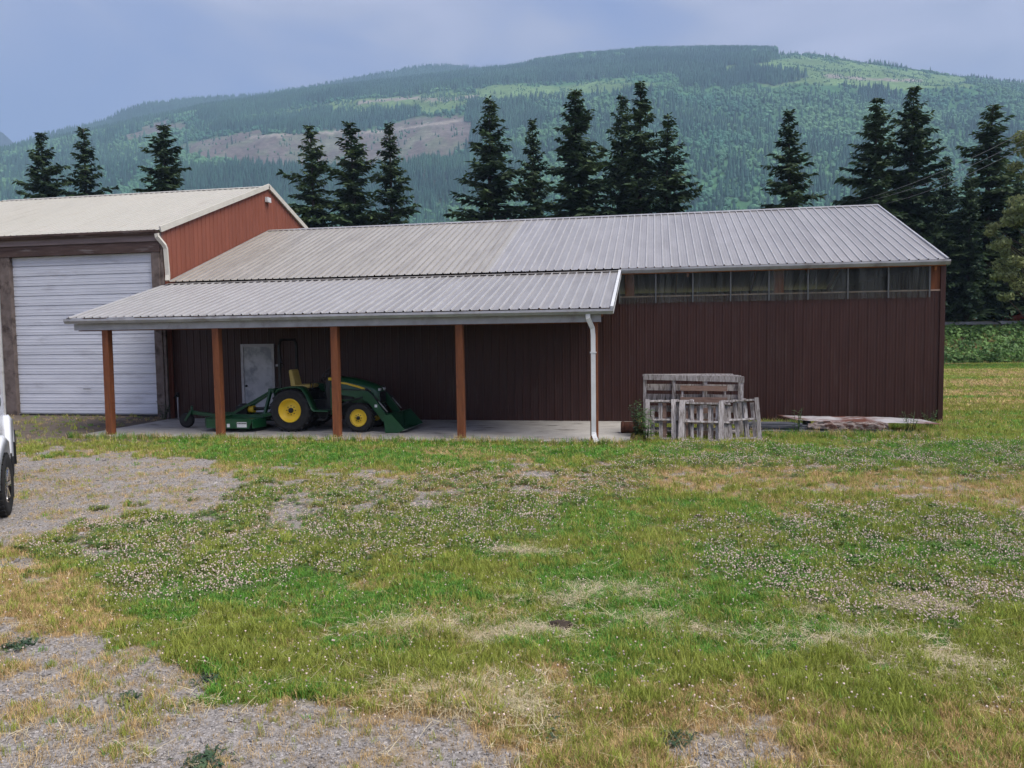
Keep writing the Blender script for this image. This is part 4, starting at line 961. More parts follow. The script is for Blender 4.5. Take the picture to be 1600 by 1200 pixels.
# ------------------------------------------------------------------ white pickup at the left edge
wc = at(12, 806, z=0)
view = np.array([wc[0]-CAM[0], wc[1]-CAM[1]]); hd = math.atan2(-view[1], -view[0])+R(-1.5)      # facing the camera
fwd = Vector((math.cos(hd), math.sin(hd), 0)); lft = Vector((-fwd.y, fwd.x, 0))
tk = thing('pickup_truck', 'white pickup truck cut off by the left edge of the yard', 'truck', (0, 0, 0), hd)
org = Vector((wc[0], wc[1], 0)) - lft*.98
tk.location = org
def arch(cx, zc, r, a0, a1, n=10): return [(cx+r*math.cos(a0+(a1-a0)*i/n), zc+r*math.sin(a0+(a1-a0)*i/n)) for i in range(n+1)]
WR = .44
side = [(-4.7, .70)]+[(-4.75, 1.42), (-2.62, 1.44), (-2.6, 1.50), (-.72, 1.52), (.25, 1.52), (.80, 1.45), (.93, 1.32), (.95, .75), (.72, .52)]+arch(0, WR, .60, R(8), R(172))+[(-.72, .52), (-2.9, .52)]+arch(-3.55, WR, .60, R(8), R(172))+[(-4.3, .56)]
bd = MB(); bd.prism(side, 'y', -.93, .93)
def taper(o):
    b = bmesh.new(); b.from_mesh(o.data)
    for x in (-.3, -.1, .1, .25, .4, .55, .7, .82, .90): bmesh.ops.bisect_plane(b, geom=b.verts[:]+b.edges[:]+b.faces[:], plane_co=(x, 0, 0), plane_no=(1, 0, 0))
    for v in b.verts:
        t = max(0, min(1, (v.co.x+.1)/1.1)); v.co.y *= 1-.30*t**1.6
        if v.co.z > .9: v.co.y *= 1-.10*((v.co.z-.9)/.62)**2
    b.to_mesh(o.data); b.free()
body = bd.build('body', 'truck_white', tk); taper(body)
md = body.modifiers.new('bevel', 'BEVEL'); md.width = .05; md.segments = 3; md.limit_method = 'ANGLE'; md.angle_limit = R(40)
cab = MB(); 
cp = [(-.62, 1.50), (-1.28, 2.02), (-2.45, 2.03), (-2.62, 1.48)]
V = [(x, s*(.86 if z < 1.6 else .70), z) for s in (-1, 1) for x, z in cp]
cab.add(V, [(0, 1, 2, 3), (7, 6, 5, 4), (0, 4, 5, 1), (1, 5, 6, 2), (2, 6, 7, 3), (3, 7, 4, 0)]); cab = cab.build('cab', 'truck_white', tk, bevel=.05)
m = MB(); m.add([(-.655, -.76, 1.545), (-.655, .76, 1.545), (-1.235, .64, 2.0), (-1.235, -.64, 2.0)], [(0, 1, 2, 3)]); [None]
for k, v in enumerate(m.v): m.v[k] = (v[0]+.022, v[1], v[2]+.022)
m.build('windscreen', 'dark_glass', cab)
for s in (-1, 1):
    m = MB(); m.add([(-.85, s*.868, 1.57), (-1.36, s*.732, 1.96), (-2.35, s*.732, 1.96), (-2.45, s*.868, 1.57)], [(0, 1, 2, 3)]); m.build('side_window', 'dark_glass', cab)
    for cx in (0, -3.55):
        fl = MB(); a = arch(cx, WR, .60, R(2), R(178), 16); b = arch(cx, WR, .69, R(2), R(178), 16); yo_ = [1.04*(1-.22*max(0, (q[0]-cx+.1)/1.1)**1.6*(cx == 0)) for q in a]
        for i in range(16):
            P = [(x, s*y, z) for (x, z), y in ((a[i], .70), (a[i+1], .70), (a[i+1], yo_[i+1]), (a[i], yo_[i]))]+[(x, s*y, z) for (x, z), y in ((b[i], .70), (b[i+1], .70), (b[i+1], yo_[i+1]-.06), (b[i], yo_[i]-.06))]
            fl.add(P, [(3, 2, 6, 7), (0, 1, 2, 3), (4, 7, 6, 5)], True)
        fl.build('wheel_flare', 'truck_white', body)
    mi = MB(); mi.box((-.85, s*.90, 1.54), (.14, .10, .18)); mo = mi.build('mirror', 'black_plastic', tk, bevel=.04)
    MB().bar((-.85, s*.78, 1.54), (-.85, s*.88, 1.56), .05, .05).build('mirror_arm', 'black_plastic', mo)
    MB().prism([(.70, 1.30), (.90, 1.28), (.93, 1.32), (.90, 1.42), (.80, 1.475), (.66, 1.47)], 'y', s*.40, s*.70).build('headlight', 'dark_glass', body, bevel=.03)
    for cx in (0, -3.55):
        MB().bb((cx-.60, s*.72, .16), (cx-.585, s*1.06, .80)).build('mud_flap', 'black_plastic', tk)
MB().bb((.84, -.60, .55), (1.03, .60, .78)).build('bumper', 'chrome', tk, bevel=.04)
m = MB(); m.bb((.945, -.52, 1.0), (.97, .52, 1.32))
for i in range(5): m.bb((.97, -.5, 1.03+i*.06), (.98, .5, 1.05+i*.06))
m.build('grille', 'black_plastic', body)
for cx in (0, -3.55):
    for s in (-1, 1):
        st = R(7) if cx == 0 else 0
        w_ = bpy.data.objects.new('wheel', None) if False else None
        t = MB().lathe([(.24, -.12), (.36, -.145), (.425, -.13), (.44, -.08), (.44, .08), (.425, .13), (.36, .145), (.24, .12)], (0, 0, 0), 'y', 36)
        for i in range(30):
            a = 2*math.pi*i/30
            for q in (-1, 1): t.box((math.cos(a+q*.05)*.44, q*.085, math.sin(a+q*.05)*.44), (.02, .08, .05), Matrix.Rotation(-a, 3, 'Y'))
        to = t.build('wheel', 'tyre', tk); to.location = (cx, s*.88, WR); to.rotation_euler = (0, 0, -st if True else st)
        r_ = MB().lathe([(.25, s*.12), (.235, s*.13), (.22, s*.08), (.07, s*.06), (.06, s*.10), (0, s*.10)], (0, 0, 0), 'y', 24)
        for i in range(6):
            a = 2*math.pi*i/6; r_.bar((math.cos(a)*.05, s*.10, math.sin(a)*.05), (math.cos(a)*.22, s*.115, math.sin(a)*.22), .05, .03, up=(0, 1, 0))
        r_.build('rim', 'chrome', to)
MB().bb((-4.55, -.78, 1.0), (-2.75, .78, 1.05)).build('bed_floor', 'black_plastic', tk)

# ------------------------------------------------------------------ road-side things beyond the hedge
def car(label, cat, loc, rz, paint, scale=1., van=False):
    c = thing('parked_van' if van else 'parked_car', label, cat, loc, rz)
    if van: prof = [(-2.4, .35), (-2.45, 1.9), (-2.3, 2.1), (1.3, 2.1), (1.9, 1.25), (2.5, 1.05), (2.55, .4)]
    else: prof = [(-2.1, .4), (-2.15, .85), (-1.6, .95), (-1.2, 1.42), (.2, 1.45), (.9, .98), (1.9, .85), (2.1, .65), (2.1, .35)]
    b = MB().prism(prof[::-1], 'y', -.85, .85).build('body', paint, c, bevel=.07)
    wn = [(-1.15, .98), (-.95, 1.36), (.12, 1.38), (.68, .99)] if not van else [(.1, 1.3), (.1, 1.85), (1.2, 1.85), (1.6, 1.3)]
    for s in (-1, 1):
        MB().prism(wn[::-1], 'y', s*.852, s*.86).build('window', 'dark_glass', b)
        for x in (-1.35, 1.35):
            t = MB().lathe([(0, -.1), (.2, -.1), (.31, -.09), (.31, .09), (.2, .1), (0, .1)], (x, s*.78, .31), 'y', 20); t.build('wheel', 'tyre', c)
    return c
pc = at(1618, 503, y=45.6); car('red car parked beyond the hedge at the right edge', 'car', (pc[0], 45.6, 2.56), R(4), 'car_red')
gl = thing('guard_rail', 'pale horizontal rail on short posts above the brambles', 'rail', (39, 43.4, 2.72))
MB().bb((-9, -.04, .03), (12, .04, .27)).build('rail', 'grey_trim', gl)
p0 = None
for i in range(11):
    if p0 is None: p0 = o = MB().bb((-.07, .05, -.5), (.07, .19, .3)).build('post', 'old_wood', gl)
    else: o = inst(p0, gl)
    o.location = (-9+i*2.1, 0, 0)
# overhead wires
for nm, a, b in (('top wire of the three overhead lines above the right conifers', (1360, 313), (1567, 230)), ('middle wire of the three overhead lines above the right conifers', (1373, 315), (1565, 243)), ('bottom wire of the three overhead lines above the right conifers', (1388, 322), (1560, 257))):
    A_ = at(a[0], a[1], y=44.); B_ = at(b[0], b[1], y=30.); D_ = B_-A_
    pts = [A_+D_*t+np.array([0, 0, .25*((t-.5)**2*4-1)*1.0+.25]) for t in np.linspace(-.6, 2.6, 24)]
    w = MB().tube(pts, .013, 5).build('power_line', 'wire'); tag(w, nm, 'wire', 'overhead power lines')

# ------------------------------------------------------------------ conifers
def conifer_mesh(seed, H, RM, needle, full=1.0, bare=.04, skew=0.):
    r = np.random.default_rng(seed); V = []; Fc = []
    TV = MB(); bend = r.uniform(-.25, .25, 2)
    def axis(z): t = z/H; return np.array([bend[0]*math.sin(t*3), bend[1]*math.sin(t*2.4), z])
    zs = np.linspace(-.5, H, 14); TV.tube([axis(max(z, -.5)) if z > 0 else (0, 0, z) for z in zs], [max(.018, .30*(1-max(z, 0)/H)**.9*H/22+.012) for z in zs], 8)
    z = H*bare; gapaz = r.uniform(0, 6.28, 6); gapz = r.uniform(.1, .8, 6)
    while z < H*.992:
        t = z/H
        nb = int(r.integers(4, 7)) if t < .9 else 4
        a0 = r.uniform(0, 6.28)
        prof = RM*((1-t)**.92)*(1 if t > .12 else .75+2*t)
        for b in range(nb):
            a = a0+b*6.283/nb+r.uniform(-.35, .35)
            ln = prof*r.uniform(.38, 1.14)+.14
            for ga, gz in zip(gapaz, gapz):
                if abs(((a-ga+3.14) % 6.28)-3.14) < .5 and abs(t-gz) < .07: ln *= .45
            if r.uniform() < .06 and t < .9: ln *= 1.4
            ln *= 1+skew*math.cos(a)
            el0 = math.radians(-10+52*t**1.5)+r.uniform(-.14, .14); droop = .22*(1-t)*r.uniform(.6, 1.4)
            base = axis(min(z+r.uniform(-.6, .6), H*.99)); dh = np.array([math.cos(a), math.sin(a), 0.]); sd_ = np.array([-math.sin(a), math.cos(a), 0.])
            nseg = max(3, int(ln/.15*full)); ss = np.linspace(.12, 1., nseg)
            def bp(s): return base+dh*ln*s*math.cos(el0)+np.array([0, 0, 1.])*(ln*s*math.sin(el0)-droop*ln*s*s*1.3+.22*droop*ln*s**4*2)
            # branch wood
            if ln > .8:
                P0, P1 = bp(0), bp(.85); o = len(TV.v); w_ = .02+.012*ln
                TV.add([P0+sd_*w_, P0-sd_*w_, P1], [(0, 1, 2)]); TV.add([P0+np.array([0, 0, w_]), P0-np.array([0, 0, w_]), P1], [(0, 1, 2)])
            for s in ss:
                p = bp(s); tl = (.30+.20*min(ln, 3.6)*(1-.6*s)+.10)*r.uniform(.7, 1.25)
                for side in (-1, 1):
                    if r.uniform() > .93: continue
                    an = r.uniform(.6, 1.15)
                    d = dh*math.cos(an)+sd_*side*math.sin(an)+np.array([0, 0, r.uniform(-.75, .10)]); d /= np.linalg.norm(d)
                    nrm = np.array([r.normal(0, .45), r.normal(0, .45), 1.]); w = np.cross(nrm, d); w /= np.linalg.norm(w); w *= tl*r.uniform(.16, .26)
                    o = len(V); V += [p, p+d*tl*.45+w, p+d*tl+np.array([0, 0, -.05*tl]), p+d*tl*.45-w]; Fc.append((o, o+1, o+2, o+3))
                for _q in range(1):
                    d = np.array([r.normal(0, .6), r.normal(0, .6), r.uniform(-.9, .2)])+dh*.3; d /= np.linalg.norm(d); w = np.cross(d, r.normal(0, 1, 3)); w = w/np.linalg.norm(w)*tl*.2; o = len(V); V += [p, p+d*tl*.4+w, p+d*tl*.8, p+d*tl*.4-w]; Fc.append((o, o+1, o+2, o+3))
                # hanging or upright spray along the branch
                d = dh*.6+np.array([r.normal(0, .25), r.normal(0, .25), r.uniform(-.75, .35)]); d /= np.linalg.norm(d); w = sd_*tl*.16+np.array([0, 0, r.normal(0, .05)]); hl = tl*.75
                o = len(V); V += [p, p+d*hl*.5+w, p+d*hl, p+d*hl*.5-w]; Fc.append((o, o+1, o+2, o+3))
        z += H*.0175*r.uniform(.75, 1.3)*(1 if t < .85 else .8)
    return TV, np.array(V), np.array(Fc)
con = []
for i, (sd_, H_, RM_, mt_, fl_, bare_, sk_) in enumerate([(1, 22, 6.2, 'needles', 1., .12, .0), (2, 22, 5.4, 'needles', .85, .12, .12), (3, 22, 6.6, 'needles', 1., .13, -.1), (4, 22, 5.6, 'needles_light', .9, .11, .1), (5, 22, 5.8, 'needles', .75, .13, -.15)]):
    TV, V, Fc = conifer_mesh(sd_, H_, RM_, mt_, fl_, bare_, sk_); con.append((TV, V, Fc, mt_))
conifer_src = []
def conifer(kind, loc, H, wid, rz, label):
    t = thing('conifer', label, 'tree', loc, rz, 'dark conifers along the road behind the sheds')
    if kind not in [k for k, _, _ in conifer_src]:
        TV, V, Fc, mt_ = con[kind]; tr_ = TV.build('trunk', 'bark', t, recalc=False); cr_ = mesh_obj('crown', V, Fc, mt_, t); conifer_src.append((kind, tr_, cr_))
    else:
        k, a, b = [q for q in conifer_src if q[0] == kind][0]
        for q in (a, b): c = q.copy(); COL.objects.link(c); c.parent = t
    t.scale = (wid, wid, H/22.)
    return t
TREES = [  # top pixel, row distance, kind, width, label
 (62, 207, 45, 2, .95, 'leftmost conifer of the row, behind the cream garage roof'), (131, 199, 48, 1, .95, 'second conifer from the left, slim, above the garage roof'),
 (254, 196, 44, 0, 1.1, 'broad dense conifer above the garage roof peak, third from the left'),
 (484, 195, 46, 3, .95, 'left tree of the three conifers right of the garage gable'), (546, 190, 48, 3, 1.15, 'middle and tallest tree of the three conifers right of the garage gable'), (608, 192, 46, 1, .95, 'right tree of the three conifers right of the garage gable'),
 (768, 155, 46, 4, 1.1, 'open-branched conifer left of the central clump, with a long low limb'), (831, 186, 50, 1, .85, 'thin gappy conifer at the left of the central clump'), (903, 140, 45, 0, 1.05, 'tall broad conifer in the middle of the central clump'),
 (974, 148, 50, 4, .85, 'narrow conifer behind the tallest of the central clump'), (1002, 130, 46, 1, 1.0, 'tallest narrow spire of the central conifer clump'), (1045, 180, 45, 4, .95, 'pointed conifer at the right end of the central clump'),
 (1232, 172, 45, 1, 1.05, 'lone conifer standing apart above the right half of the shed roof'),
 (1368, 153, 46, 0, .95, 'left tree of the right-hand conifer group above the roof end'), (1431, 135, 47, 2, .95, 'tallest tree of the right-hand conifer group'), (1480, 243, 52, 4, .9, 'short conifer in the dip of the right-hand group'),
 (1553, 163, 47, 3, 1.25, 'greener tall conifer near the right edge behind the wires'), (1516, 262, 44, 0, .75, 'short conifer in front near the shed corner at right'), (1462, 300, 45, 2, .72, 'low conifer just behind the right end of the shed roof'), (1590, 270, 50, 0, .9, 'dark conifer at the right edge beside the pale broadleaf tree')]
for i, (px, py, y, kd, wd, lab) in enumerate(TREES):
    p = at(px, py, y=float(y)); zb = float(ground_h(p[0], p[1]))-.1; H = p[2]-zb
    conifer(kd, (p[0], p[1], zb), H, wd*H/22.*1.28, random.uniform(0, 6.28), lab)

# ------------------------------------------------------------------ pale broadleaf tree at the right edge
def leaf_cloud(r, centres, n, size, flat=.6, jitter=1.):
    V = []; Fc = []
    ci = r.integers(0, len(centres), n); C_ = np.array([c[:3] for c in centres])[ci]; RD = np.array([c[3] for c in centres])[ci]
    d = r.normal(0, 1, (n, 3)); d /= np.linalg.norm(d, axis=1)[:, None]
    P = C_+d*(RD*r.uniform(.55, 1.05, n))[:, None]*np.array([1, 1, flat])
    u = r.normal(0, 1, (n, 3)); u /= np.linalg.norm(u, axis=1)[:, None]
    nn = d+r.normal(0, .6, (n, 3)); v = np.cross(nn, u); v /= np.linalg.norm(v, axis=1)[:, None]; u = np.cross(v, nn); u /= np.linalg.norm(u, axis=1)[:, None]
    s = size*r.uniform(.6, 1.3, n)[:, None]
    Q = np.stack([P-u*s, P+v*s*.55, P+u*s, P-v*s*.55], 1).reshape(-1, 3)
    return Q, np.arange(4*n).reshape(n, 4)
r_ = np.random.default_rng(15)
pb = at(1618, 500, y=33.); zb = float(ground_h(pb[0], pb[1]))
bt = thing('broadleaf_tree', 'pale yellow-green broadleaf tree cut off by the right edge', 'tree', (pb[0], pb[1], zb-.05))
m = MB(); m.tube([(0, 0, 0), (.1, 0, 3), (0, .1, 6), (.2, 0, 10)], [.25, .2, .15, .05], 8)
cs = []
for i in range(75):
    a = r_.uniform(0, 6.28); z = r_.uniform(4.2, 14.8); rad = 2.5*math.sqrt(max(.05, 1-((z-7)/8.2)**2))*r_.uniform(.3, 1.15)
    c = (rad*math.cos(a), rad*math.sin(a), z, r_.uniform(.3, .75)); cs.append(c); m.tube([(0, .05, max(1.5, z-2)), c[:3]], [.06, .015], 5)
m.build('trunk', 'bark', bt)
V, Fc = leaf_cloud(r_, cs, 13000, .12); mesh_obj('crown', V, Fc, 'broadleaf', bt)

# ------------------------------------------------------------------ bramble bank
n = 26000; x = r_.uniform(14, 62, n); t = r_.uniform(0, 1, n)
yb = 37.4+5.2*t+(fbm(x*.5, t*3, 81)-.5)*1.2; zb = ground_h(x, yb)+r_.uniform(.05, .75, n)*(.5+fbm(x*.8, yb*.8, 82))*np.where(t > .8, .7, 1)
P = np.stack([x, yb, zb], -1); d = r_.normal(0, 1, (n, 3))+np.array([0, -.9, .9]); d /= np.linalg.norm(d, axis=1)[:, None]
u = r_.normal(0, 1, (n, 3)); v = np.cross(d, u); v /= np.linalg.norm(v, axis=1)[:, None]; u = np.cross(v, d); s = r_.uniform(.07, .17, n)[:, None]
Q = np.stack([P-u*s, P+v*s*.7, P+u*s, P-v*s*.7], 1).reshape(-1, 3)
tag(mesh_obj('bramble_bank', Q, np.arange(4*n).reshape(n, 4), 'bramble'), 'dense green bramble thicket on the bank beyond the mown field', kind='stuff')

# ------------------------------------------------------------------ small weeds (countable ones)
def stalk_weed(label, loc, h, spread, stems, mat, leafs, lsize, group='weeds by the shed wall', seed=0):
    r = np.random.default_rng(seed); w = thing('weed', label, 'weed', loc, 0, group); m = MB(); V = []; Fc = []
    for i in range(stems):
        a = r.uniform(0, 6.28); hh = h*r.uniform(.6, 1.05); top = np.array([math.cos(a)*spread*r.uniform(.3, 1), math.sin(a)*spread*r.uniform(.3, 1), hh])
        b0 = np.array([math.cos(a)*.03, math.sin(a)*.03, -.03]); mid = b0*.5+top*.5+np.array([0, 0, hh*.1]); m.tube([b0, mid, top], [.006, .005, .002], 5)
        for k in range(leafs):
            s = r.uniform(.15, 1); p = b0*(1-s)+top*s+np.array([0, 0, .4*hh*s*(1-s)]); aa = r.uniform(0, 6.28)
            d = np.array([math.cos(aa), math.sin(aa), r.uniform(-.2, .7)]); d /= np.linalg.norm(d); sd2 = np.cross(d, [0, 0, 1.]); sd2 /= np.linalg.norm(sd2); L_ = lsize*r.uniform(.6, 1.3)*(1.15-.5*s)
            o = len(V); V += [p, p+d*L_*.5+sd2*L_*.2, p+d*L_+np.array([0, 0, -.15*L_]), p+d*L_*.5-sd2*L_*.2]; Fc.append((o, o+1, o+2, o+3))
    m.build('stem', 'weed_dark', w, recalc=False); mesh_obj('leaves', V, Fc, mat, w); return w
stalk_weed('tall pale-leaved weed in front of the left pallet', (14.18, -3.72, 0), .95, .32, 9, 'weed_leaf', 14, .16, seed=1)
stalk_weed('dark bushy weed between the rusty pipe and the pallets', (13.98, -2.95, 0), .85, .28, 10, 'weed_dark', 16, .14, seed=2)
stalk_weed('upright leafy weed growing through the lumber pile', (17.62, -2.35, 0), .72, .12, 5, 'weed_leaf', 18, .10, seed=3)
stalk_weed('dark scrubby weed at the garage door corner', (.05, -.62, .1), .5, .3, 9, 'weed_dark', 12, .11, seed=4)
stalk_weed('thin grassy weed under the right end of the rusty sheet', (20.2, -1.9, 0), .55, .25, 12, 'weed_leaf', 5, .10, seed=5)
stalk_weed('low weed against the wall beside the rusty sheet', (21.0, -.75, 0), .5, .25, 12, 'weed_leaf', 5, .10, seed=6)
def rosette(label, px, py, rad, seed):
    r = np.random.default_rng(seed); p = at(px, py, z=0.); w = thing('ground_weed', label, 'weed', (p[0], p[1], float(ground_h(p[0], p[1]))-.005), 0, 'dark weed rosettes in the gravel'); V = []; Fc = []
    for k in range(120):
        a = r.uniform(0, 6.28); L_ = rad*r.uniform(.25, .6); q0 = np.array([r.normal(0, rad*.38), r.normal(0, rad*.38), 0]); d = np.array([math.cos(a), math.sin(a), 0]); s = np.array([-math.sin(a), math.cos(a), 0])*L_*r.uniform(.08, .16); up = np.array([0, 0, 1.])*L_*r.uniform(.15, .75)
        o = len(V); V += [q0+d*.005, q0+d*L_*.55+s+up*.8, q0+d*L_+up*.75, q0+d*L_*.55-s+up*.8]; Fc.append((o, o+1, o+2, o+3))
    o = mesh_obj('leaves', V, Fc, 'weed_dark', w)
    MB().tube([(0, 0, -.02), (0, 0, .03)], .012, 6).build('root_crown', 'weed_dark', w)
for i, (px, py, rd, lb) in enumerate([(865, 1145, .17, 'upright dark weed rosette at the bottom centre gravel edge'), (335, 1058, .15, 'dark weed clump where grass meets gravel at lower left'), (1050, 1160, .14, 'grey-green weed rosette right of the bottom centre'), (320, 1190, .16, 'weed tuft at the bottom edge left of centre'), (28, 1013, .15, 'dark weed at the left edge of the lower gravel'), (970, 1192, .15, 'weed tuft at the bottom edge near the centre'), (1380, 1190, .14, 'weed tuft at the bottom edge toward the right'), (690, 1062, .13, 'green clump beside the loose straw heap'), (200, 1090, .11, 'small weed alone in the lower left gravel')]):
    rosette(lb, px, py, rd, 40+i)

# ------------------------------------------------------------------ grass, clover, straw, gravel (stuff)
def tuft(seed, nb, h, rad, wid, lean, mat, flatn=0.):
    r = np.random.default_rng(seed); V = []; Fc = []
    for i in range(nb):
        a = r.uniform(0, 6.28); q = rad*math.sqrt(r.uniform()); b = np.array([q*math.cos(a), q*math.sin(a), -.005]); hh = h*r.uniform(.5, 1.1); dr = r.uniform(0, 6.28)
        d = np.array([math.cos(dr), math.sin(dr), 0])*hh*lean*r.uniform(.3, 1.3); w = np.array([-math.sin(dr+r.normal(0, .5)), math.cos(dr), 0])*wid/2
        up = np.array([0, 0, hh*(1-flatn)])
        mid = b+d*.35+up*.6; tip = b+d+up*(1-.25*lean)
        o = len(V); V += [b-w, b+w, mid+w*.8, mid-w*.8, tip]; Fc += [(o, o+1, o+2), (o, o+2, o+3), (o+3, o+2, o+4)]
    return mesh_obj('tuft', V, Fc, mat, link=False)
def clover(seed):
    r = np.random.default_rng(seed); V = []; Fc = []
    for i in range(12):
        c = np.array([r.normal(0, .03), r.normal(0, .03), r.uniform(.02, .055)]); a0 = r.uniform(0, 6.28); s = r.uniform(.007, .013)
        for k in range(3):
            a = a0+k*2.09; d = np.array([math.cos(a), math.sin(a), r.uniform(-.1, .3)]); p = np.array([-math.sin(a), math.cos(a), 0])
            o = len(V); V += [c, c+d*s+p*s*.8, c+d*s*1.9, c+d*s-p*s*.8]; Fc.append((o, o+1, o+2)); Fc.append((o, o+2, o+3))
    return mesh_obj('clover', V, Fc, 'clover_leaf', link=False)
def bloom(seed):
    r = random.Random(seed); b = bmesh.new(); bmesh.ops.create_icosphere(b, subdivisions=1, radius=.0066)
    for v in b.verts: v.co *= r.uniform(.8, 1.2); v.co.z += .085
    me = bpy.data.meshes.new('bloom'); 
    vs = [b.verts.new(p) for p in ((-.001, 0, 0), (.001, 0, 0), (0, 0, .08))]; b.faces.new(vs)
    b.to_mesh(me); b.free(); me.materials.append(MATS['clover_bloom']); return bpy.data.objects.new('bloom', me)
def stone(seed):
    r = random.Random(seed); b = bmesh.new(); bmesh.ops.create_icosphere(b, subdivisions=1, radius=.5)
    sx, sy, sz = r.uniform(.7, 1.2), r.uniform(.6, 1.0), r.uniform(.4, .7)
    for v in b.verts: v.co *= r.uniform(.75, 1.15); v.co.x *= sx; v.co.y *= sy; v.co.z *= sz
    me = bpy.data.meshes.new('stone'); b.to_mesh(me); b.free(); me.materials.append(MATS['pebble']); return bpy.data.objects.new('stone', me)
def sample(n, dmin, dmax, power=1.):
    """points on the yard inside a widened view sector, density falling with distance"""
    t = r_.uniform(0, 1, n); d = dmin*(dmax/dmin)**t if power == 1. else np.sqrt(dmin**2+(dmax**2-dmin**2)*t)
    lat = r_.uniform(-.80, .80, n)*d
    x = CAM[0]+_F[0]*d+_R[0]*lat; y = CAM[1]+_F[1]*d+_R[1]*lat
    ok = ~((x > -.05) & (x < 13.9) & (y > -4.12) & (y < 13)) & ~((x > -12) & (x < 21.55) & (y > -.28) & (y < 13))
    return x[ok], y[ok], d[ok]
def angles(n, tilt=.15): return np.stack([r_.normal(0, tilt, n), r_.normal(0, tilt, n), r_.uniform(0, 6.28, n)], -1)
x, y, d = sample(210000, 3.6, 24.)
gr, lu, dr, cl, di = cover(x, y); gr = np.minimum(1, gr*1.12); n3 = fbm(x*2.3, y*2.3, 91); u = r_.uniform(0, 1, len(x))
p_g = np.clip(.06+.95*lu, 0, 1)*(1-.85*dr)*(1-.985*gr)*(1-.93*di)
p_o = np.clip(.85-.68*lu, .05, 1)*(1-.75*dr)*(1-.975*gr)*(1-.9*di)*(.4+.9*n3)
p_d = np.clip(.12+.60*dr, 0, 1)*(1-.86*gr)*(1-.8*di)
p_c = .75*cl*(1-.9*gr)
tot = p_g+p_o+p_d+p_c
q = r_.uniform(0, 1, len(x))*np.maximum(tot, .0001)
kind = np.where(q < p_g, 0, np.where(q < p_g+p_o, 1, np.where(q < p_g+p_o+p_d, 2, 3)))
keep = u < np.clip(tot, 0, 1)
x, y, d, kind, n3, grk = x[keep], y[keep], d[keep], kind[keep], n3[keep], gr[keep]
protos = [tuft(100+i, 16, .085, .045, .0060, .55, 'grass_green') for i in range(3)]+[tuft(110+i, 14, .11, .045, .0044, .45, 'grass_olive') for i in range(3)]+[tuft(120+i, 13, .085, .05, .0034, .6, 'grass_dry') for i in range(3)]+[clover(130+i) for i in range(3)]
sz = (.30+.95*n3)*(.55+.9*fbm(x*7, y*7, 92))*(1-.35*grk)*r_.uniform(.7, 1.25, len(x))*(1+.035*np.maximum(d-6, 0)); zs = ground_h(x, y)
sc3 = np.stack([sz*1.15, sz*1.15, sz*np.where(kind == 1, r_.uniform(.7, 1.35, len(x)), 1.)/(1+.02*np.maximum(d-6, 0))], -1)
scatter('grass', np.stack([x, y, zs], -1), protos, sc3, angles(len(x)), kind*3+r_.integers(0, 3, len(x)), 'patchy green, yellowing and dry grass across the yard')
print('grass', len(x))
# wider field to the right, up to the brambles
nn = 40000; x = r_.uniform(21.8, 48, nn); y = -8+46*r_.uniform(0, 1, nn)**1.1
x2, y2 = x, y; gr, lu, dr, cl, di = cover(x, y); st = fbm(x*.15, y*.7, 95); kk = np.where(st > .57, 2, np.where(st > .45, 1, 0)); zs = ground_h(x, y); sz = r_.uniform(.8, 1.7, nn)
kk = np.where(r_.uniform(0, 1, nn) < .3, 1, kk)
scatter('field_grass', np.stack([x, y, zs], -1), [tuft(200, 16, .08, .07, .008, .6, 'grass_green'), tuft(201, 16, .09, .07, .007, .5, 'grass_olive'), tuft(202, 16, .08, .07, .007, .6, 'grass_dry')], np.stack([sz*1.6, sz*1.6, sz*.8], -1), angles(nn), kk, 'mown striped grass of the field right of the shed')
# blooms
x, y, d = sample(170000, 4.5, 22.); gr, lu, dr, cl, di = cover(x, y); n3 = fbm(x*2.6, y*2.6, 97)
k = r_.uniform(0, 1, len(x)) < (cl*(.30+.55*sstep(.30, .62, n3))+.03)*(1-.9*gr)*(1-di); x, y, d = x[k], y[k], d[k]; sz = r_.uniform(.7, 1.25, len(x))*(1+.035*np.maximum(d-7, 0))
scatter('clover_flowers', np.stack([x, y, ground_h(x, y)], -1), [bloom(i) for i in range(3)], np.stack([sz]*3, -1), angles(len(x), .2), r_.integers(0, 3, len(x)), 'small white and pink clover heads dotted through the grass')
print('blooms', len(x))
# gravel
x, y, d = sample(190000, 3.6, 18.); gr, lu, dr, cl, di = cover(x, y)
k = r_.uniform(0, 1, len(x)) < gr*.85+.015; x, y, d = x[k], y[k], d[k]; sz = (.007+.024*r_.uniform(0, 1, len(x))**3)*(1+.05*np.maximum(d-5, 0)); sz = np.where(r_.uniform(0, 1, len(x)) < .004, sz*2.6, sz)
scatter('gravel', np.stack([x, y, ground_h(x, y)+sz*.12], -1), [stone(i) for i in range(5)], np.stack([sz]*3, -1), angles(len(x), .3), r_.integers(0, 5, len(x)), 'grey crushed gravel on the drive and lower left yard')
print('gravel', len(x))
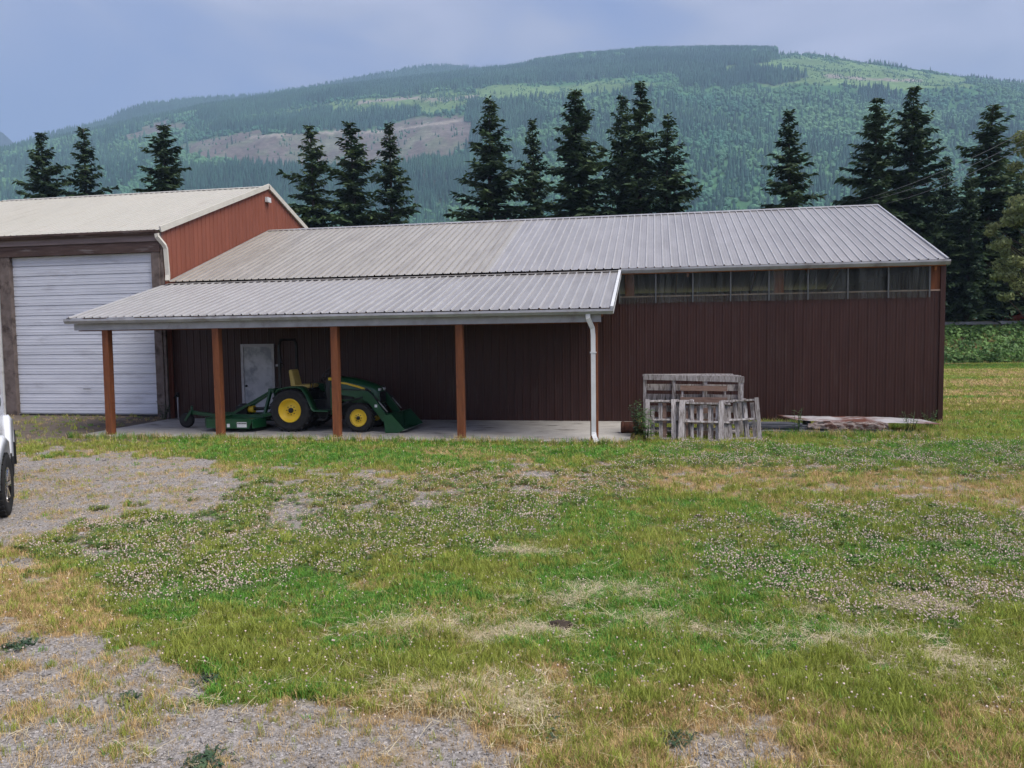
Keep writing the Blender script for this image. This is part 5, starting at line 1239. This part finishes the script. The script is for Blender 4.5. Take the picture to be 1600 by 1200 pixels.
# loose straw: mown stalks lying flat, thicker in a few heaps
heap = [(720, 1085, .55, 700), (440+600, 470/2.667+800, .5, 300), (770, 988, .5, 420), (650, 985, .4, 220), (860, 935, .45, 200), (1330, 1010, .6, 520), (1500, 1045, .6, 420), (985, 925, .6, 220), (790, 1110, .35, 260), (1290, 955, .5, 160), (820, 862, .3, 120), (1430, 950, .4, 150)]
X_ = []; 
for px, py, rd, cnt in heap:
    p = at(px, py, z=0.); X_.append(np.stack([p[0]+r_.normal(0, rd*.55, cnt), p[1]+r_.normal(0, rd*.22, cnt)], -1))
X_ = [np.concatenate([q, q+r_.normal(0, .12, q.shape)]) for q in X_]; xs, ys, ds = sample(4500, 3.6, 16.); X_.append(np.stack([xs, ys], -1)); X_ = np.concatenate(X_)
gr, lu, dr, cl, di = cover(X_[:, 0], X_[:, 1]); X_ = X_[(di < .5) & ((gr < .3) | (r_.uniform(0, 1, len(gr)) < .15))]
sz = r_.uniform(.5, 1.3, len(X_))
ss_ = [tuft(300+i, 5, .12, .04, .0032, 1.6, 'straw', flatn=.85) for i in range(3)]
scatter('straw', np.stack([X_[:, 0], X_[:, 1], ground_h(X_[:, 0], X_[:, 1])+r_.uniform(.015, .05, len(X_))], -1), ss_, np.stack([sz]*3, -1), angles(len(X_), .12), r_.integers(0, 3, len(X_)), 'pale mown straw lying in loose heaps on the grass')
# rank grass along the wall foot, slab edge and pile
nn = 2600; a = r_.uniform(0, 1, nn)
x = np.where(a < .40, r_.uniform(13.9, 21.6, nn), np.where(a < .75, r_.uniform(0, 13.9, nn), r_.uniform(16.3, 20.8, nn))); y = np.where(a < .40, r_.uniform(-.9, -.08, nn), np.where(a < .75, -4.2-r_.exponential(.12, nn), r_.uniform(-2.9, -2.3, nn)))
sz = r_.uniform(.7, 1.9, nn); scatter('rank_grass', np.stack([x, y, ground_h(x, y)], -1), [tuft(400, 14, .13, .04, .005, .5, 'grass_green'), tuft(401, 12, .15, .04, .004, .5, 'grass_olive'), tuft(402, 10, .15, .04, .004, .6, 'grass_dry')], np.stack([sz]*3, -1), angles(nn), r_.integers(0, 3, nn), 'longer rank grass along the wall foot and slab edge')
# tall grass on top of the bank
nn = 1800; x = r_.uniform(20, 60, nn); y = r_.uniform(42.4, 46.5, nn); sz = np.where(y < 43.5, r_.uniform(1.5, 3., nn), r_.uniform(2.5, 7., nn))
scatter('bank_grass', np.stack([x, y, ground_h(x, y)], -1), [tuft(410, 12, .13, .06, .006, .5, 'grass_olive'), tuft(411, 12, .13, .06, .006, .5, 'grass_green')], np.stack([sz*.8, sz*.8, sz], -1), angles(nn), r_.integers(0, 2, nn), 'tall seeding grass along the top of the bank')

# ------------------------------------------------------------------ air
hz_ = MB().bb((-5200, -420, -9), (5200, 5600, 1420)).build('haze', 'wire')
hm = bpy.data.materials.new('haze_air'); hm.use_nodes = True; nt = hm.node_tree; nt.nodes.clear()
ho = N(nt, 'ShaderNodeOutputMaterial'); pv_ = N(nt, 'ShaderNodeVolumePrincipled')
pv_.inputs['Color'].default_value = (.50, .72, 1., 1); pv_.inputs['Density'].default_value = .00026; pv_.inputs['Anisotropy'].default_value = .0
nt.links.new(pv_.outputs[0], ho.inputs['Volume']); hz_.data.materials[0] = hm
try: hm.cycles.homogeneous_volume = True
except Exception: pass
tag(hz_, 'thin bluish haze filling the valley air', kind='stuff')

# dark soil clods
for i, (px, py, lb) in enumerate([(1092, 811, 'small dark soil clod in the pale grass right of centre'), (875, 983, 'dark clump of cut turf among the straw heaps')]):
    p = at(px, py, z=0.); b = bmesh.new(); bmesh.ops.create_icosphere(b, subdivisions=3, radius=.075); rr_ = random.Random(i)
    for v in b.verts: v.co *= rr_.uniform(.75, 1.2); v.co.z = v.co.z*.55+.03; v.co.x *= 1.3
    me = bpy.data.meshes.new('soil_clod'); b.to_mesh(me); b.free(); MT('soil_%d' % i, (.035, .026, .02), (.075, .055, .04), rough=1, scale=12, bump=.6); me.materials.append(MATS['soil_%d' % i])
    o = bpy.data.objects.new('soil_clod', me); COL.objects.link(o); o.location = (p[0], p[1], float(ground_h(p[0], p[1]))); tag(o, lb, 'soil')
